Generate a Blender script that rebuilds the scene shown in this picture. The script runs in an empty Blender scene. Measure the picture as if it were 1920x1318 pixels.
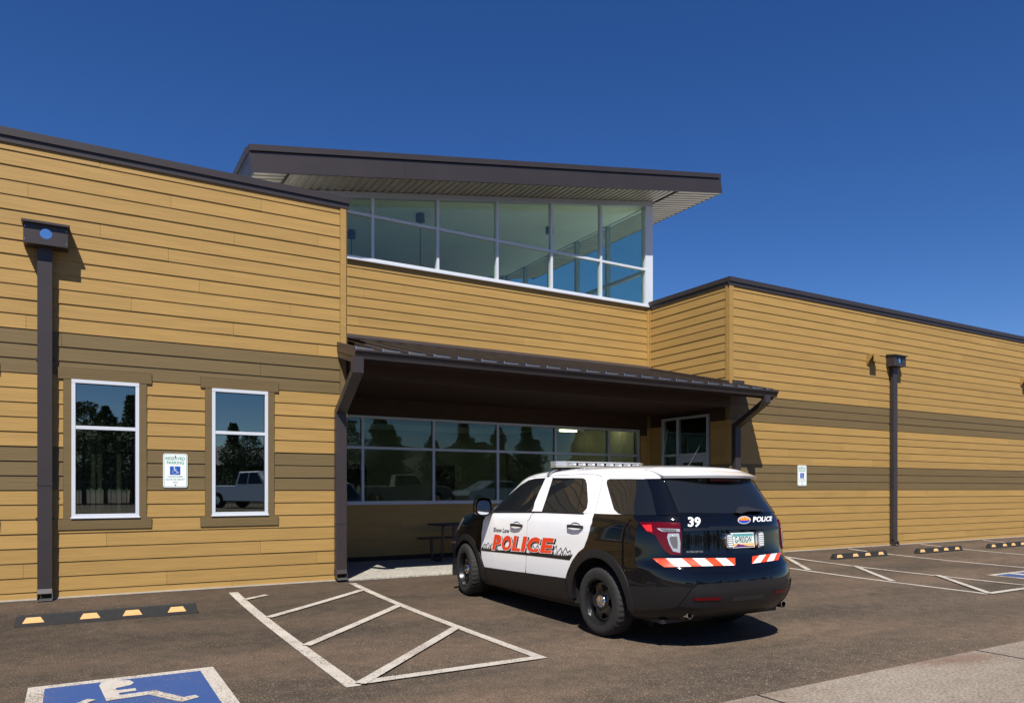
import bpy, bmesh, math, random
import numpy as np
from mathutils import Vector, Matrix
from mathutils.geometry import delaunay_2d_cdt
random.seed(7)
sc = bpy.context.scene
COL = sc.collection
R = math.radians

# ------------------------------------------------------------------ camera
CAM_Y, CAM_Z = -11.0565, 1.3832
cd = bpy.data.cameras.new('camera'); cam = bpy.data.objects.new('camera', cd); COL.objects.link(cam)
cam.location = (0, CAM_Y, CAM_Z)
cam.rotation_euler = (R(90), 0, R(-30.604))
cd.sensor_fit = 'HORIZONTAL'; cd.sensor_width = 36; cd.lens = 1390/1920*36
cd.shift_y = (917-659)/1920; cd.clip_end = 3000; cd.clip_start = .1
sc.camera = cam

# ------------------------------------------------------------------ sky, sun
SUN = Vector((-.64, -1.0, 1.62)).normalized()
w = bpy.data.worlds.new('World'); sc.world = w; w.use_nodes = True
nt = w.node_tree; nt.nodes.clear()
sky = nt.nodes.new('ShaderNodeTexSky'); sky.sky_type = 'NISHITA'; sky.sun_disc = False
sky.sun_elevation = math.asin(SUN.z); sky.sun_rotation = math.atan2(SUN.x, SUN.y)
sky.altitude = 1500; sky.air_density = 1.0; sky.dust_density = .4; sky.ozone_density = 4.5
gm = nt.nodes.new('ShaderNodeHueSaturation'); gm.inputs['Hue'].default_value = .512; gm.inputs['Saturation'].default_value = 1.25
bg = nt.nodes.new('ShaderNodeBackground'); bg.inputs['Strength'].default_value = .075
wo = nt.nodes.new('ShaderNodeOutputWorld')
nt.links.new(sky.outputs[0], gm.inputs['Color']); nt.links.new(gm.outputs[0], bg.inputs[0]); nt.links.new(bg.outputs[0], wo.inputs[0])
ld = bpy.data.lights.new('sun', 'SUN'); ld.energy = 5; ld.angle = R(.53); ld.color = (1, .95, .87)
lo = bpy.data.objects.new('sun', ld); COL.objects.link(lo)
lo.rotation_euler = SUN.to_track_quat('Z', 'Y').to_euler(); lo.location = (-20, -30, 40)
sc.view_settings.view_transform = 'Standard'; sc.view_settings.look = 'None'
sc.view_settings.exposure = .5; sc.view_settings.gamma = 1; sc.view_settings.use_curve_mapping = False

# ------------------------------------------------------------------ materials
MAT = {}
def mat(name, col, rough=.6, metal=0., bump=None, var=0., spec=.5, coat=0., emis=None, objvar=0., vscale=6., dirt=None):
    """Principled material; bump=(scale xyz, strength, distance), var = noise variation of the colour."""
    m = bpy.data.materials.new(name); m.use_nodes = True; MAT[name] = m
    t = m.node_tree; L = t.links; b = t.nodes['Principled BSDF']
    b.inputs['Base Color'].default_value = (*col, 1); b.inputs['Roughness'].default_value = rough
    b.inputs['Metallic'].default_value = metal; b.inputs['Specular IOR Level'].default_value = spec
    b.inputs['Coat Weight'].default_value = coat; b.inputs['Coat Roughness'].default_value = .03
    geo = t.nodes.new('ShaderNodeNewGeometry')
    out = None
    if var or objvar:
        mp = t.nodes.new('ShaderNodeMapping'); L.new(geo.outputs['Position'], mp.inputs[0])
        if isinstance(vscale, tuple): mp.inputs['Scale'].default_value = vscale
        else: mp.inputs['Scale'].default_value = (vscale,)*3
        n = t.nodes.new('ShaderNodeTexNoise'); n.inputs['Detail'].default_value = 6; n.inputs['Scale'].default_value = 1
        L.new(mp.outputs[0], n.inputs['Vector'])
        mr = t.nodes.new('ShaderNodeMapRange'); mr.inputs['From Min'].default_value = .25; mr.inputs['From Max'].default_value = .75
        mr.inputs['To Min'].default_value = 1-var; mr.inputs['To Max'].default_value = 1+var
        L.new(n.outputs['Fac'], mr.inputs['Value'])
        fac = mr.outputs[0]
        if objvar:
            oi = t.nodes.new('ShaderNodeObjectInfo'); m2 = t.nodes.new('ShaderNodeMapRange')
            m2.inputs['To Min'].default_value = 1-objvar; m2.inputs['To Max'].default_value = 1+objvar
            L.new(oi.outputs['Random'], m2.inputs['Value'])
            mm = t.nodes.new('ShaderNodeMath'); mm.operation = 'MULTIPLY'
            L.new(fac, mm.inputs[0]); L.new(m2.outputs[0], mm.inputs[1]); fac = mm.outputs[0]
        vm = t.nodes.new('ShaderNodeVectorMath'); vm.operation = 'SCALE'; vm.inputs[0].default_value = col
        L.new(fac, vm.inputs['Scale']); out = vm.outputs[0]; L.new(out, b.inputs['Base Color'])
    if bump:
        s, st, di = bump
        mp = t.nodes.new('ShaderNodeMapping'); mp.inputs['Scale'].default_value = s if isinstance(s, tuple) else (s,)*3
        L.new(geo.outputs['Position'], mp.inputs[0])
        n = t.nodes.new('ShaderNodeTexNoise'); n.inputs['Detail'].default_value = 5; n.inputs['Scale'].default_value = 1
        L.new(mp.outputs[0], n.inputs['Vector'])
        bp = t.nodes.new('ShaderNodeBump'); bp.inputs['Strength'].default_value = st; bp.inputs['Distance'].default_value = di
        L.new(n.outputs['Fac'], bp.inputs['Height']); L.new(bp.outputs[0], b.inputs['Normal'])
    if emis:
        b.inputs['Emission Color'].default_value = (*emis[0], 1); b.inputs['Emission Strength'].default_value = emis[1]
    return m
SIDB = ((2.6, 2.6, 70), .6, .005)
mat('siding_tan', (.342, .209, .064), .62, bump=SIDB, var=.10, objvar=.06, vscale=(1.3, 1.3, 16), spec=.3)
mat('siding_brown', (.138, .096, .041), .62, bump=SIDB, var=.07, objvar=.04, vscale=(1.1, 1.1, 9), spec=.3)
mat('sheathing', (.03, .022, .015), .9)
mat('bronze_metal', (.036, .029, .029), .42, var=.10, vscale=1.7, bump=(1.3, .12, .02), spec=.45)
mat('dark_roof_metal', (.045, .036, .033), .40, var=.12, vscale=2, spec=.5)
mat('galvanised', (.62, .63, .64), .25, metal=.9)
mat('polished_steel', (.8, .8, .8), .06, metal=1.)
mat('aluminium', (.45, .47, .50), .38, metal=.35, var=.03)
mat('white_frame', (.55, .58, .63), .4, var=.03)
mat('deck_metal', (.34, .32, .27), .42, metal=.25, var=.12, vscale=1.5)
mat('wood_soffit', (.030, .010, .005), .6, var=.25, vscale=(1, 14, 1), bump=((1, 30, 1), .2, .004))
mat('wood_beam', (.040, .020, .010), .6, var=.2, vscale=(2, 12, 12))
mat('caulk', (.42, .38, .33), .8, var=.15, vscale=9)
mat('ceiling_white', (.86, .87, .80), .7, var=.05, vscale=1.2)
mat('inner_wall', (.46, .45, .36), .8)
mat('inner_dark', (.05, .045, .04), .8)
mat('inner_floor', (.14, .12, .10), .6)
mat('lamp_glow', (.9, .85, .7), .5, emis=((1, .85, .6), 7))
mat('black_plastic', (.018, .018, .02), .45, var=.1, vscale=30)
mat('cladding_grey', (.007, .007, .008), .45, bump=(400, .15, .001), var=.1, vscale=20)
mat('insert_grey', (.010, .0105, .013), .33, var=.06, vscale=12)
mat('car_black', (.003, .0033, .0042), .06, coat=.5, spec=.3, bump=(1.6, .03, .01))
mat('car_white', (.86, .86, .86), .22, coat=1., spec=.5)
mat('car_glass', (.010, .012, .014), .03, spec=.4, coat=.25, bump=(1.2, .015, .01))
mat('tyre', (.015, .0145, .0135), .82, var=.25, vscale=25, bump=(60, .25, .003))
mat('rim_black', (.010, .010, .011), .25, spec=.6)
mat('chrome', (.75, .74, .72), .09, metal=1.)
mat('lamp_red', (.09, .001, .004), .15, coat=.15, spec=.3)
mat('lamp_grey', (.16, .15, .14), .3, metal=.4, bump=(60, .25, .004))
mat('white_membrane', (.66, .65, .62), .8)
mat('muffler_metal', (.10, .08, .06), .5, metal=.6)
mat('lamp_bright_red', (.75, .02, .012), .2, coat=.8)
mat('lamp_clear', (.62, .62, .62), .12, metal=.55, coat=.8, bump=(90, .7, .006))
mat('orange_red', (.80, .055, .010), .45)
mat('sign_white', (.80, .81, .80), .4)
mat('decal_white', (.78, .78, .78), .35)
mat('decal_black', (.008, .008, .008), .4)
mat('decal_grey', (.20, .20, .21), .4)
mat('sign_green', (.01, .30, .17), .45)
mat('sign_blue', (.012, .09, .42), .45)
mat('emblem_blue', (.02, .05, .35), .4)
mat('emblem_yellow', (.85, .42, .02), .4)
mat('plate_teal', (.10, .32, .33), .4)
mat('plate_pale', (.62, .74, .70), .4)
mat('plate_orange', (.85, .50, .18), .4)
mat('plate_purple', (.12, .02, .16), .4)
mat('yellow_reflector', (.72, .42, .16), .45, var=.1, vscale=30)
mat('stop_rubber', (.017, .016, .015), .8, var=.25, vscale=22, bump=(70, .4, .004))
mat('trunk', (.07, .05, .035), .9)
mat('pine_leaf', (.10, .13, .055), .7, var=.35, vscale=.8)
mat('hill', (.06, .08, .05), .9, var=.3, vscale=.05)
mat('far_roof', (.16, .16, .17), .8, var=.1)
mat('far_wall', (.34, .26, .13), .8)
mat('car_silver', (.55, .57, .60), .25, metal=.5, coat=.8)
mat('table_metal', (.035, .022, .03), .5)

def paint(name, col, wear=.5):
    """road paint, worn: small holes where the asphalt shows"""
    m = bpy.data.materials.new(name); m.use_nodes = True; MAT[name] = m
    t = m.node_tree; L = t.links; b = t.nodes['Principled BSDF']; b.inputs['Roughness'].default_value = .75
    geo = t.nodes.new('ShaderNodeNewGeometry')
    n = t.nodes.new('ShaderNodeTexNoise'); n.inputs['Scale'].default_value = 70; n.inputs['Detail'].default_value = 3
    n2 = t.nodes.new('ShaderNodeTexNoise'); n2.inputs['Scale'].default_value = 3.5; n2.inputs['Detail'].default_value = 3
    for k in (n, n2): L.new(geo.outputs['Position'], k.inputs['Vector'])
    ad = t.nodes.new('ShaderNodeMath'); ad.operation = 'MULTIPLY_ADD'; ad.inputs[1].default_value = .45
    L.new(n2.outputs['Fac'], ad.inputs[0]); L.new(n.outputs['Fac'], ad.inputs[2])
    r = t.nodes.new('ShaderNodeMapRange'); r.inputs['From Min'].default_value = .88-.1*wear; r.inputs['From Max'].default_value = 1.02-.1*wear
    L.new(ad.outputs[0], r.inputs['Value'])
    mx = t.nodes.new('ShaderNodeMix'); mx.data_type = 'RGBA'; mx.inputs['A'].default_value = (*col, 1); mx.inputs['B'].default_value = (.16, .12, .09, 1)
    L.new(r.outputs[0], mx.inputs['Factor']); L.new(mx.outputs['Result'], b.inputs['Base Color'])
    bp = t.nodes.new('ShaderNodeBump'); bp.inputs['Strength'].default_value = .4; bp.inputs['Distance'].default_value = .004
    L.new(n.outputs['Fac'], bp.inputs['Height']); L.new(bp.outputs[0], b.inputs['Normal'])
    return m
paint('paint_white', (.45, .41, .355), 1.5); paint('paint_blue', (.022, .062, .20), .6)

def ground_mat(name, stops, fine, speck, patch_col=None, patch_lo=.6, base_scale=.55):
    m = bpy.data.materials.new(name); m.use_nodes = True; MAT[name] = m
    t = m.node_tree; L = t.links; b = t.nodes['Principled BSDF']; b.inputs['Roughness'].default_value = .88
    b.inputs['Specular IOR Level'].default_value = .25
    geo = t.nodes.new('ShaderNodeNewGeometry')
    def noise(s, d=4, mapscale=None):
        n = t.nodes.new('ShaderNodeTexNoise'); n.inputs['Scale'].default_value = s; n.inputs['Detail'].default_value = d
        if mapscale:
            mp = t.nodes.new('ShaderNodeMapping'); mp.inputs['Scale'].default_value = mapscale
            L.new(geo.outputs['Position'], mp.inputs[0]); L.new(mp.outputs[0], n.inputs['Vector'])
        else: L.new(geo.outputs['Position'], n.inputs['Vector'])
        return n
    n1 = noise(base_scale, 5, (.55, 1.7, 1)); n2 = noise(fine, 3); n3 = noise(speck, 2); n4 = noise(6, 5)
    cr = t.nodes.new('ShaderNodeValToRGB'); el = cr.color_ramp.elements
    el[0].position = .38; el[0].color = (*stops[0], 1); el[1].position = .62; el[1].color = (*stops[2], 1)
    e = el.new(.5); e.color = (*stops[1], 1)
    mixf = t.nodes.new('ShaderNodeMath'); mixf.operation = 'MULTIPLY_ADD'; mixf.inputs[1].default_value = .35
    L.new(n4.outputs['Fac'], mixf.inputs[0])
    sc_ = t.nodes.new('ShaderNodeMath'); sc_.operation = 'MULTIPLY'; sc_.inputs[1].default_value = .65
    L.new(n1.outputs['Fac'], sc_.inputs[0]); L.new(sc_.outputs[0], mixf.inputs[2]); L.new(mixf.outputs[0], cr.inputs[0])
    r2 = t.nodes.new('ShaderNodeMapRange'); r2.inputs['From Min'].default_value = .3; r2.inputs['From Max'].default_value = .7
    r2.inputs['To Min'].default_value = .58; r2.inputs['To Max'].default_value = 1.44; L.new(n2.outputs['Fac'], r2.inputs['Value'])
    vm = t.nodes.new('ShaderNodeVectorMath'); vm.operation = 'SCALE'; L.new(cr.outputs[0], vm.inputs[0]); L.new(r2.outputs[0], vm.inputs['Scale'])
    r3 = t.nodes.new('ShaderNodeMapRange'); r3.inputs['From Min'].default_value = .62; r3.inputs['From Max'].default_value = .69; L.new(n3.outputs['Fac'], r3.inputs['Value'])
    mx = t.nodes.new('ShaderNodeMix'); mx.data_type = 'RGBA'; mx.inputs['B'].default_value = (.26, .21, .16, 1)
    L.new(r3.outputs[0], mx.inputs['Factor']); L.new(vm.outputs[0], mx.inputs['A']); last = mx.outputs['Result']
    if patch_col:
        np_ = noise(.9, 4, (.7, 1.6, 1)); ng = noise(75, 2)
        a = t.nodes.new('ShaderNodeMath'); a.operation = 'MULTIPLY_ADD'; a.inputs[1].default_value = .55
        L.new(ng.outputs['Fac'], a.inputs[0]); L.new(np_.outputs['Fac'], a.inputs[2])
        rp = t.nodes.new('ShaderNodeMapRange'); rp.inputs['From Min'].default_value = patch_lo+.28; rp.inputs['From Max'].default_value = patch_lo+.36
        L.new(a.outputs[0], rp.inputs['Value'])
        m3 = t.nodes.new('ShaderNodeMix'); m3.data_type = 'RGBA'; m3.inputs['B'].default_value = (*patch_col, 1)
        L.new(rp.outputs[0], m3.inputs['Factor']); L.new(last, m3.inputs['A']); last = m3.outputs['Result']
    if name == 'asphalt':      # the stalls keep their darker binder, the driving lane is worn paler
        sx = t.nodes.new('ShaderNodeSeparateXYZ'); L.new(geo.outputs['Position'], sx.inputs[0]); nl = noise(.5, 4)
        u = t.nodes.new('ShaderNodeMath'); u.operation = 'MULTIPLY_ADD'; u.inputs[1].default_value = .22; L.new(sx.outputs['X'], u.inputs[0])
        ny = t.nodes.new('ShaderNodeMath'); ny.operation = 'MULTIPLY_ADD'; ny.inputs[1].default_value = -1; L.new(sx.outputs['Y'], ny.inputs[0]); L.new(u.outputs[0], ny.inputs[2])
        nn = t.nodes.new('ShaderNodeMath'); nn.operation = 'MULTIPLY_ADD'; nn.inputs[1].default_value = 5; L.new(nl.outputs['Fac'], nn.inputs[0]); L.new(ny.outputs[0], nn.inputs[2])
        rw_ = t.nodes.new('ShaderNodeMapRange'); rw_.inputs['From Min'].default_value = 4.5; rw_.inputs['From Max'].default_value = 10.5; rw_.inputs['To Min'].default_value = .66; rw_.inputs['To Max'].default_value = 1.16
        L.new(nn.outputs[0], rw_.inputs['Value'])
        v2 = t.nodes.new('ShaderNodeVectorMath'); v2.operation = 'SCALE'; L.new(last, v2.inputs[0]); L.new(rw_.outputs[0], v2.inputs['Scale']); last = v2.outputs[0]
    L.new(last, b.inputs['Base Color'])
    bp = t.nodes.new('ShaderNodeBump'); bp.inputs['Strength'].default_value = .8; bp.inputs['Distance'].default_value = .006
    L.new(n2.outputs['Fac'], bp.inputs['Height']); L.new(bp.outputs[0], b.inputs['Normal'])
    return m
ground_mat('asphalt', ((.051, .039, .028), (.080, .058, .040), (.112, .077, .052)), 84, 82)
ground_mat('concrete', ((.185, .152, .118), (.225, .187, .148), (.265, .225, .18)), 45, 48, (.165, .105, .075), .63)
ground_mat('slab_concrete', ((.29, .275, .24), (.33, .31, .27), (.37, .35, .30)), 34, 60)

def glassmat(name, tint, refl=1.0, base=.03):
    m = bpy.data.materials.new(name); m.use_nodes = True; MAT[name] = m
    t = m.node_tree; L = t.links; t.nodes.clear()
    o = t.nodes.new('ShaderNodeOutputMaterial'); tr = t.nodes.new('ShaderNodeBsdfTransparent'); tr.inputs[0].default_value = (*tint, 1)
    gl = t.nodes.new('ShaderNodeBsdfGlossy'); gl.inputs['Roughness'].default_value = 0.0; gl.inputs['Color'].default_value = (.86, .95, .93, 1)
    gi = t.nodes.new('ShaderNodeNewGeometry'); dt = t.nodes.new('ShaderNodeVectorMath'); dt.operation = 'DOT_PRODUCT'
    L.new(gi.outputs['Normal'], dt.inputs[0]); L.new(gi.outputs['Incoming'], dt.inputs[1])
    ab = t.nodes.new('ShaderNodeMath'); ab.operation = 'ABSOLUTE'; L.new(dt.outputs['Value'], ab.inputs[0])
    om = t.nodes.new('ShaderNodeMath'); om.operation = 'SUBTRACT'; om.inputs[0].default_value = 1; L.new(ab.outputs[0], om.inputs[1])
    pw = t.nodes.new('ShaderNodeMath'); pw.operation = 'POWER'; pw.inputs[1].default_value = 5; L.new(om.outputs[0], pw.inputs[0])
    fr = t.nodes.new('ShaderNodeMath'); fr.operation = 'MULTIPLY_ADD'; fr.inputs[1].default_value = .96; fr.inputs[2].default_value = .04; L.new(pw.outputs[0], fr.inputs[0])
    ma = t.nodes.new('ShaderNodeMath'); ma.operation = 'MULTIPLY_ADD'; ma.inputs[1].default_value = refl; ma.inputs[2].default_value = base; ma.use_clamp = True
    L.new(fr.outputs[0], ma.inputs[0])
    geo = t.nodes.new('ShaderNodeNewGeometry'); n = t.nodes.new('ShaderNodeTexNoise'); n.inputs['Scale'].default_value = 1.1
    L.new(geo.outputs['Position'], n.inputs['Vector'])
    bp = t.nodes.new('ShaderNodeBump'); bp.inputs['Strength'].default_value = .006; bp.inputs['Distance'].default_value = .01
    L.new(n.outputs['Fac'], bp.inputs['Height']); L.new(bp.outputs[0], gl.inputs['Normal'])
    mx = t.nodes.new('ShaderNodeMixShader'); L.new(ma.outputs[0], mx.inputs[0]); L.new(tr.outputs[0], mx.inputs[1]); L.new(gl.outputs[0], mx.inputs[2])
    L.new(mx.outputs[0], o.inputs[0]); return m
glassmat('window_glass', (.66, .74, .64), 1.0, .02)
glassmat('office_glass', (.45, .50, .46), 2.0, .13)
glassmat('clerestory_glass', (.88, .95, .88), .8, .01)

# ------------------------------------------------------------------ mesh helpers
class MB:
    def __init__(s): s.v = []; s.f = []
    def add(s, vs, fs):
        k = len(s.v); s.v += [tuple(map(float, p)) for p in vs]; s.f += [tuple(i+k for i in f) for f in fs]; return s
    def hexa(s, p): # p: 4 bottom, 4 top
        return s.add(p, [(0, 3, 2, 1), (4, 5, 6, 7), (0, 1, 5, 4), (1, 2, 6, 5), (2, 3, 7, 6), (3, 0, 4, 7)])
    def box(s, x0, x1, y0, y1, z0, z1):
        return s.hexa([(x0, y0, z0), (x1, y0, z0), (x1, y1, z0), (x0, y1, z0), (x0, y0, z1), (x1, y0, z1), (x1, y1, z1), (x0, y1, z1)])
    def prism(s, poly, a, b, axis='y'):
        """poly in the two other axes, extruded from a to b along axis"""
        def P(q, t):
            return (t, q[0], q[1]) if axis == 'x' else (q[0], t, q[1]) if axis == 'y' else (q[0], q[1], t)
        n = len(poly)
        return s.add([P(q, a) for q in poly]+[P(q, b) for q in poly],
                     [tuple(range(n)), tuple(range(2*n-1, n-1, -1))]+[(i, i+n, (i+1) % n+n, (i+1) % n) for i in range(n)])
    def tube(s, pts, r, n=8, r1=None):
        pts = [Vector(p) for p in pts]; m = len(pts); r1 = r if r1 is None else r1; vs = []
        for i, p in enumerate(pts):
            d = (pts[min(i+1, m-1)]-pts[max(i-1, 0)]).normalized(); q = d.to_track_quat('Z', 'Y'); rr = r+(r1-r)*i/(m-1)
            for k in range(n): vs.append(p+q @ Vector((rr*math.cos(2*math.pi*k/n), rr*math.sin(2*math.pi*k/n), 0)))
        fs = [(i*n+k, i*n+(k+1) % n, (i+1)*n+(k+1) % n, (i+1)*n+k) for i in range(m-1) for k in range(n)]
        fs += [tuple(range(n-1, -1, -1)), tuple((m-1)*n+k for k in range(n))]
        return s.add(vs, fs)
    def rtube(s, pts, w, d, up=(1, 0, 0)):
        """rectangular duct w (along up axis) by d following points"""
        pts = [Vector(p) for p in pts]; m = len(pts); up = Vector(up); vs = []
        for i, p in enumerate(pts):
            a = (pts[i]-pts[i-1]).normalized() if i else None; b = (pts[i+1]-pts[i]).normalized() if i < m-1 else None
            t = (a+b).normalized() if a and b else (a or b); n = t.cross(up).normalized()
            k = 1/max(.5, t.dot(a or b))
            for sx, sy in ((-1, -1), (1, -1), (1, 1), (-1, 1)): vs.append(p+up*sx*w/2+n*sy*d/2*k)
        fs = [(i*4+k, i*4+(k+1) % 4, (i+1)*4+(k+1) % 4, (i+1)*4+k) for i in range(m-1) for k in range(4)]+[(3, 2, 1, 0), tuple(4*(m-1)+k for k in range(4))]
        return s.add(vs, fs)
    def lathe(s, prof, n=32, axis='x', c=(0, 0, 0)):
        vs = []; m = len(prof)
        for k in range(n):
            a = 2*math.pi*k/n
            for (r, x) in prof:
                p = (x, r*math.cos(a), r*math.sin(a)) if axis == 'x' else (r*math.cos(a), r*math.sin(a), x)
                vs.append((p[0]+c[0], p[1]+c[1], p[2]+c[2]))
        fs = [(k*m+i, k*m+i+1, ((k+1) % n)*m+i+1, ((k+1) % n)*m+i) for k in range(n) for i in range(m-1)]
        return s.add(vs, fs)
    def build(s, name, m, parent=None, smooth=False, fix=True, bevel=0.):
        me = bpy.data.meshes.new(name); me.from_pydata(s.v, [], s.f); me.validate()
        if fix:
            bm = bmesh.new(); bm.from_mesh(me); bmesh.ops.recalc_face_normals(bm, faces=bm.faces)
            if bevel: bmesh.ops.bevel(bm, geom=bm.edges[:], offset=bevel, segments=1, affect='EDGES', clamp_overlap=True)
            bm.to_mesh(me); bm.free()
        me.materials.append(MAT[m] if isinstance(m, str) else m)
        if smooth:
            me.polygons.foreach_set('use_smooth', [True]*len(me.polygons))
            me.set_sharp_from_angle(angle=R(38))
        o = bpy.data.objects.new(name, me); COL.objects.link(o)
        if parent: o.parent = parent
        return o
def tag(o, label=None, cat=None, group=None, kind=None):
    if label: o['label'] = label
    if cat: o['category'] = cat
    if group: o['group'] = group
    if kind: o['kind'] = kind
    return o
def thing(name, label, cat, loc=(0, 0, 0), rz=0, group=None):
    o = bpy.data.objects.new(name, None); COL.objects.link(o); o.location = loc; o.rotation_euler = (0, 0, rz); o.empty_display_size = .2
    return tag(o, label, cat, group)
def copy_tree(o, parent=None):
    c = o.copy(); COL.objects.link(c); c.parent = parent
    for ch in o.children: copy_tree(ch, c)
    return c
_tc = {}
def text_mesh(body, bold=0., shear=0.):
    """(verts, faces) of lettering, scaled to the unit square"""
    key = (body, bold, shear)
    if key in _tc: return _tc[key]
    cu = bpy.data.curves.new('lettering', 'FONT'); cu.body = body; cu.size = 1; cu.offset = bold; cu.shear = shear; cu.resolution_u = 3
    o = bpy.data.objects.new('lettering', cu); COL.objects.link(o)
    dg = bpy.context.evaluated_depsgraph_get(); dg.update()
    me = bpy.data.meshes.new_from_object(o.evaluated_get(dg))
    vs = [tuple(v.co) for v in me.vertices]; fs = [tuple(p.vertices) for p in me.polygons]
    bpy.data.objects.remove(o); bpy.data.curves.remove(cu); bpy.data.meshes.remove(me)
    x0 = min(v[0] for v in vs); x1 = max(v[0] for v in vs); y0 = min(v[1] for v in vs); y1 = max(v[1] for v in vs)
    _tc[key] = ([((v[0]-x0)/(x1-x0), (v[1]-y0)/(y1-y0)) for v in vs], fs); return _tc[key]
def isa_shapes():
    """accessible-parking figure: list of polygons in the unit square"""
    out = []
    out.append([(.40+.085*math.cos(a*math.pi/8), .885+.085*math.sin(a*math.pi/8)) for a in range(16)])
    def stroke(p, w):
        for a, b in zip(p, p[1:]):
            d = Vector((b[0]-a[0], b[1]-a[1])); n = Vector((-d.y, d.x)).normalized()*w/2; e = d.normalized()*w*.35
            out.append([(a[0]-e.x+n.x, a[1]-e.y+n.y), (a[0]-e.x-n.x, a[1]-e.y-n.y), (b[0]+e.x-n.x, b[1]+e.y-n.y), (b[0]+e.x+n.x, b[1]+e.y+n.y)])
    stroke([(.42, .78), (.45, .47)], .085); stroke([(.45, .47), (.66, .47)], .08); stroke([(.66, .47), (.78, .20)], .08); stroke([(.78, .20), (.90, .25)], .07)
    stroke([(.43, .64), (.62, .64)], .06)
    arc = [(.44+.25*math.cos(R(a)), .31+.25*math.sin(R(a))) for a in range(112, 352, 16)]
    for a, b in zip(arc, arc[1:]): stroke([a, b], .06)
    return out

# ------------------------------------------------------------------ ground
def G(y):
    y0 = min(y, 0.); z = -.14*(1-math.exp(y0/1.9))+.004*max(y0, -14)
    t = min(max((-y0-14)/12, 0), 1); return z+.62*t*t*(3-2*t)
ys = [-600, -200, -80, -50, -40, -34]+[-30+i*.5 for i in range(32)]+[-14+i*.25 for i in range(56)]+[0, .5, 20, 200, 700]
xs = [-500, -80, -20, 0, 10, 20, 40, 100, 700]
b = MB(); vs = [(x, y, G(y)-(.03 if y > .1 else 0)) for y in ys for x in xs]; nx = len(xs)
b.add(vs, [(j*nx+i, j*nx+i+1, (j+1)*nx+i+1, (j+1)*nx+i) for j in range(len(ys)-1) for i in range(nx-1)])
o = b.build('parking_lot', 'asphalt', smooth=True); tag(o, 'brown grey asphalt parking lot in front of the building', kind='structure')
def strip(mb, p, q, w, lift=.005):
    p = Vector(p); q = Vector(q); d = (q-p); n = max(1, int(d.length/.12)); u = Vector((-d.y, d.x)).normalized()*w/2; vs = []
    for i in range(n+1):
        c = p+d*i/n
        for s_ in (-1, 1): e = c+u*s_; vs.append((e.x, e.y, G(e.y)+lift))
    mb.add(vs, [(2*i, 2*i+2, 2*i+3, 2*i+1) for i in range(n)])
def flat(mb, poly, lift=.005, step=.1):
    """a polygon laid on the sloping ground, triangulated finely"""
    P = [Vector(p) for p in poly]; n = len(P); bd = []
    for i in range(n):
        a, c = P[i], P[(i+1) % n]; k = max(1, int((c-a).length/step))
        bd += [a+(c-a)*j/k for j in range(k)]
    x0 = min(p.x for p in bd); x1 = max(p.x for p in bd); y0 = min(p.y for p in bd); y1 = max(p.y for p in bd)
    def inside(x, y):
        r = False
        for i in range(len(bd)):
            a, c = bd[i], bd[i-1]
            if (a.y > y) != (c.y > y) and x < (c.x-a.x)*(y-a.y)/(c.y-a.y)+a.x: r = not r
        return r
    inn = []; yy = y0+step/2
    while yy < y1:
        xx = x0+step
        while xx < x1:
            if inside(xx, yy): inn.append(Vector((xx, yy)))
            xx += step*3
        yy += step
    V, E_, F_, *_ = delaunay_2d_cdt(bd+inn, [], [list(range(len(bd)))], 1, 1e-5)
    mb.add([(v.x, v.y, G(v.y)+lift) for v in V], [tuple(f) for f in F_])
# hatched access aisle on the left
b = MB(); W = .1
strip(b, (1.88, -.40), (1.88, -5.46), .12); strip(b, (3.58, -.33), (3.66, -5.42), .1, .009)
strip(b, (1.94, -5.40), (3.61, -5.38), .11, .013)
strip(b, (1.94, -2.24), (3.53, -.90), .1, .013); strip(b, (1.94, -3.86), (3.56, -2.20), .1, .013); strip(b, (1.94, -5.44), (3.58, -3.80), .1, .017)
strip(b, (1.92, -.98), (2.24, -.77), .08, .013)
tag(b.build('hatched_aisle_marking', 'paint_white', fix=False), 'white hatched access aisle painted left of the police car', kind='structure')
b = MB()
strip(b, (11.50, -.60), (11.54, -5.26), .1); strip(b, (12.86, -.45), (13.1, -6.0), .1, .009); strip(b, (11.54, -5.26), (13.05, -5.24), .1, .013)
strip(b, (12.76, -.72), (11.60, -2.13), .1, .013); strip(b, (12.98, -2.10), (11.60, -3.75), .1, .013); strip(b, (13.05, -3.65), (11.57, -5.25), .1, .017)
tag(b.build('hatched_aisle_marking', 'paint_white', fix=False), 'white hatched access aisle painted right of the police car', kind='structure')
b = MB()
for x in (15.75, 18.65, 21.6, 24.5, 27.4): strip(b, (x-.15, -.15), (x+.2, -5.3), .1)
tag(b.build('stall_lines', 'paint_white', fix=False), 'thin white stall lines along the right wing', kind='structure')
b = MB(); strip(b, (-4.2, -.4), (-4.2, -5.4), .1); tag(b.build('stall_line', 'paint_white', fix=False), 'white stall line outside the left edge', kind='structure')
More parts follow.
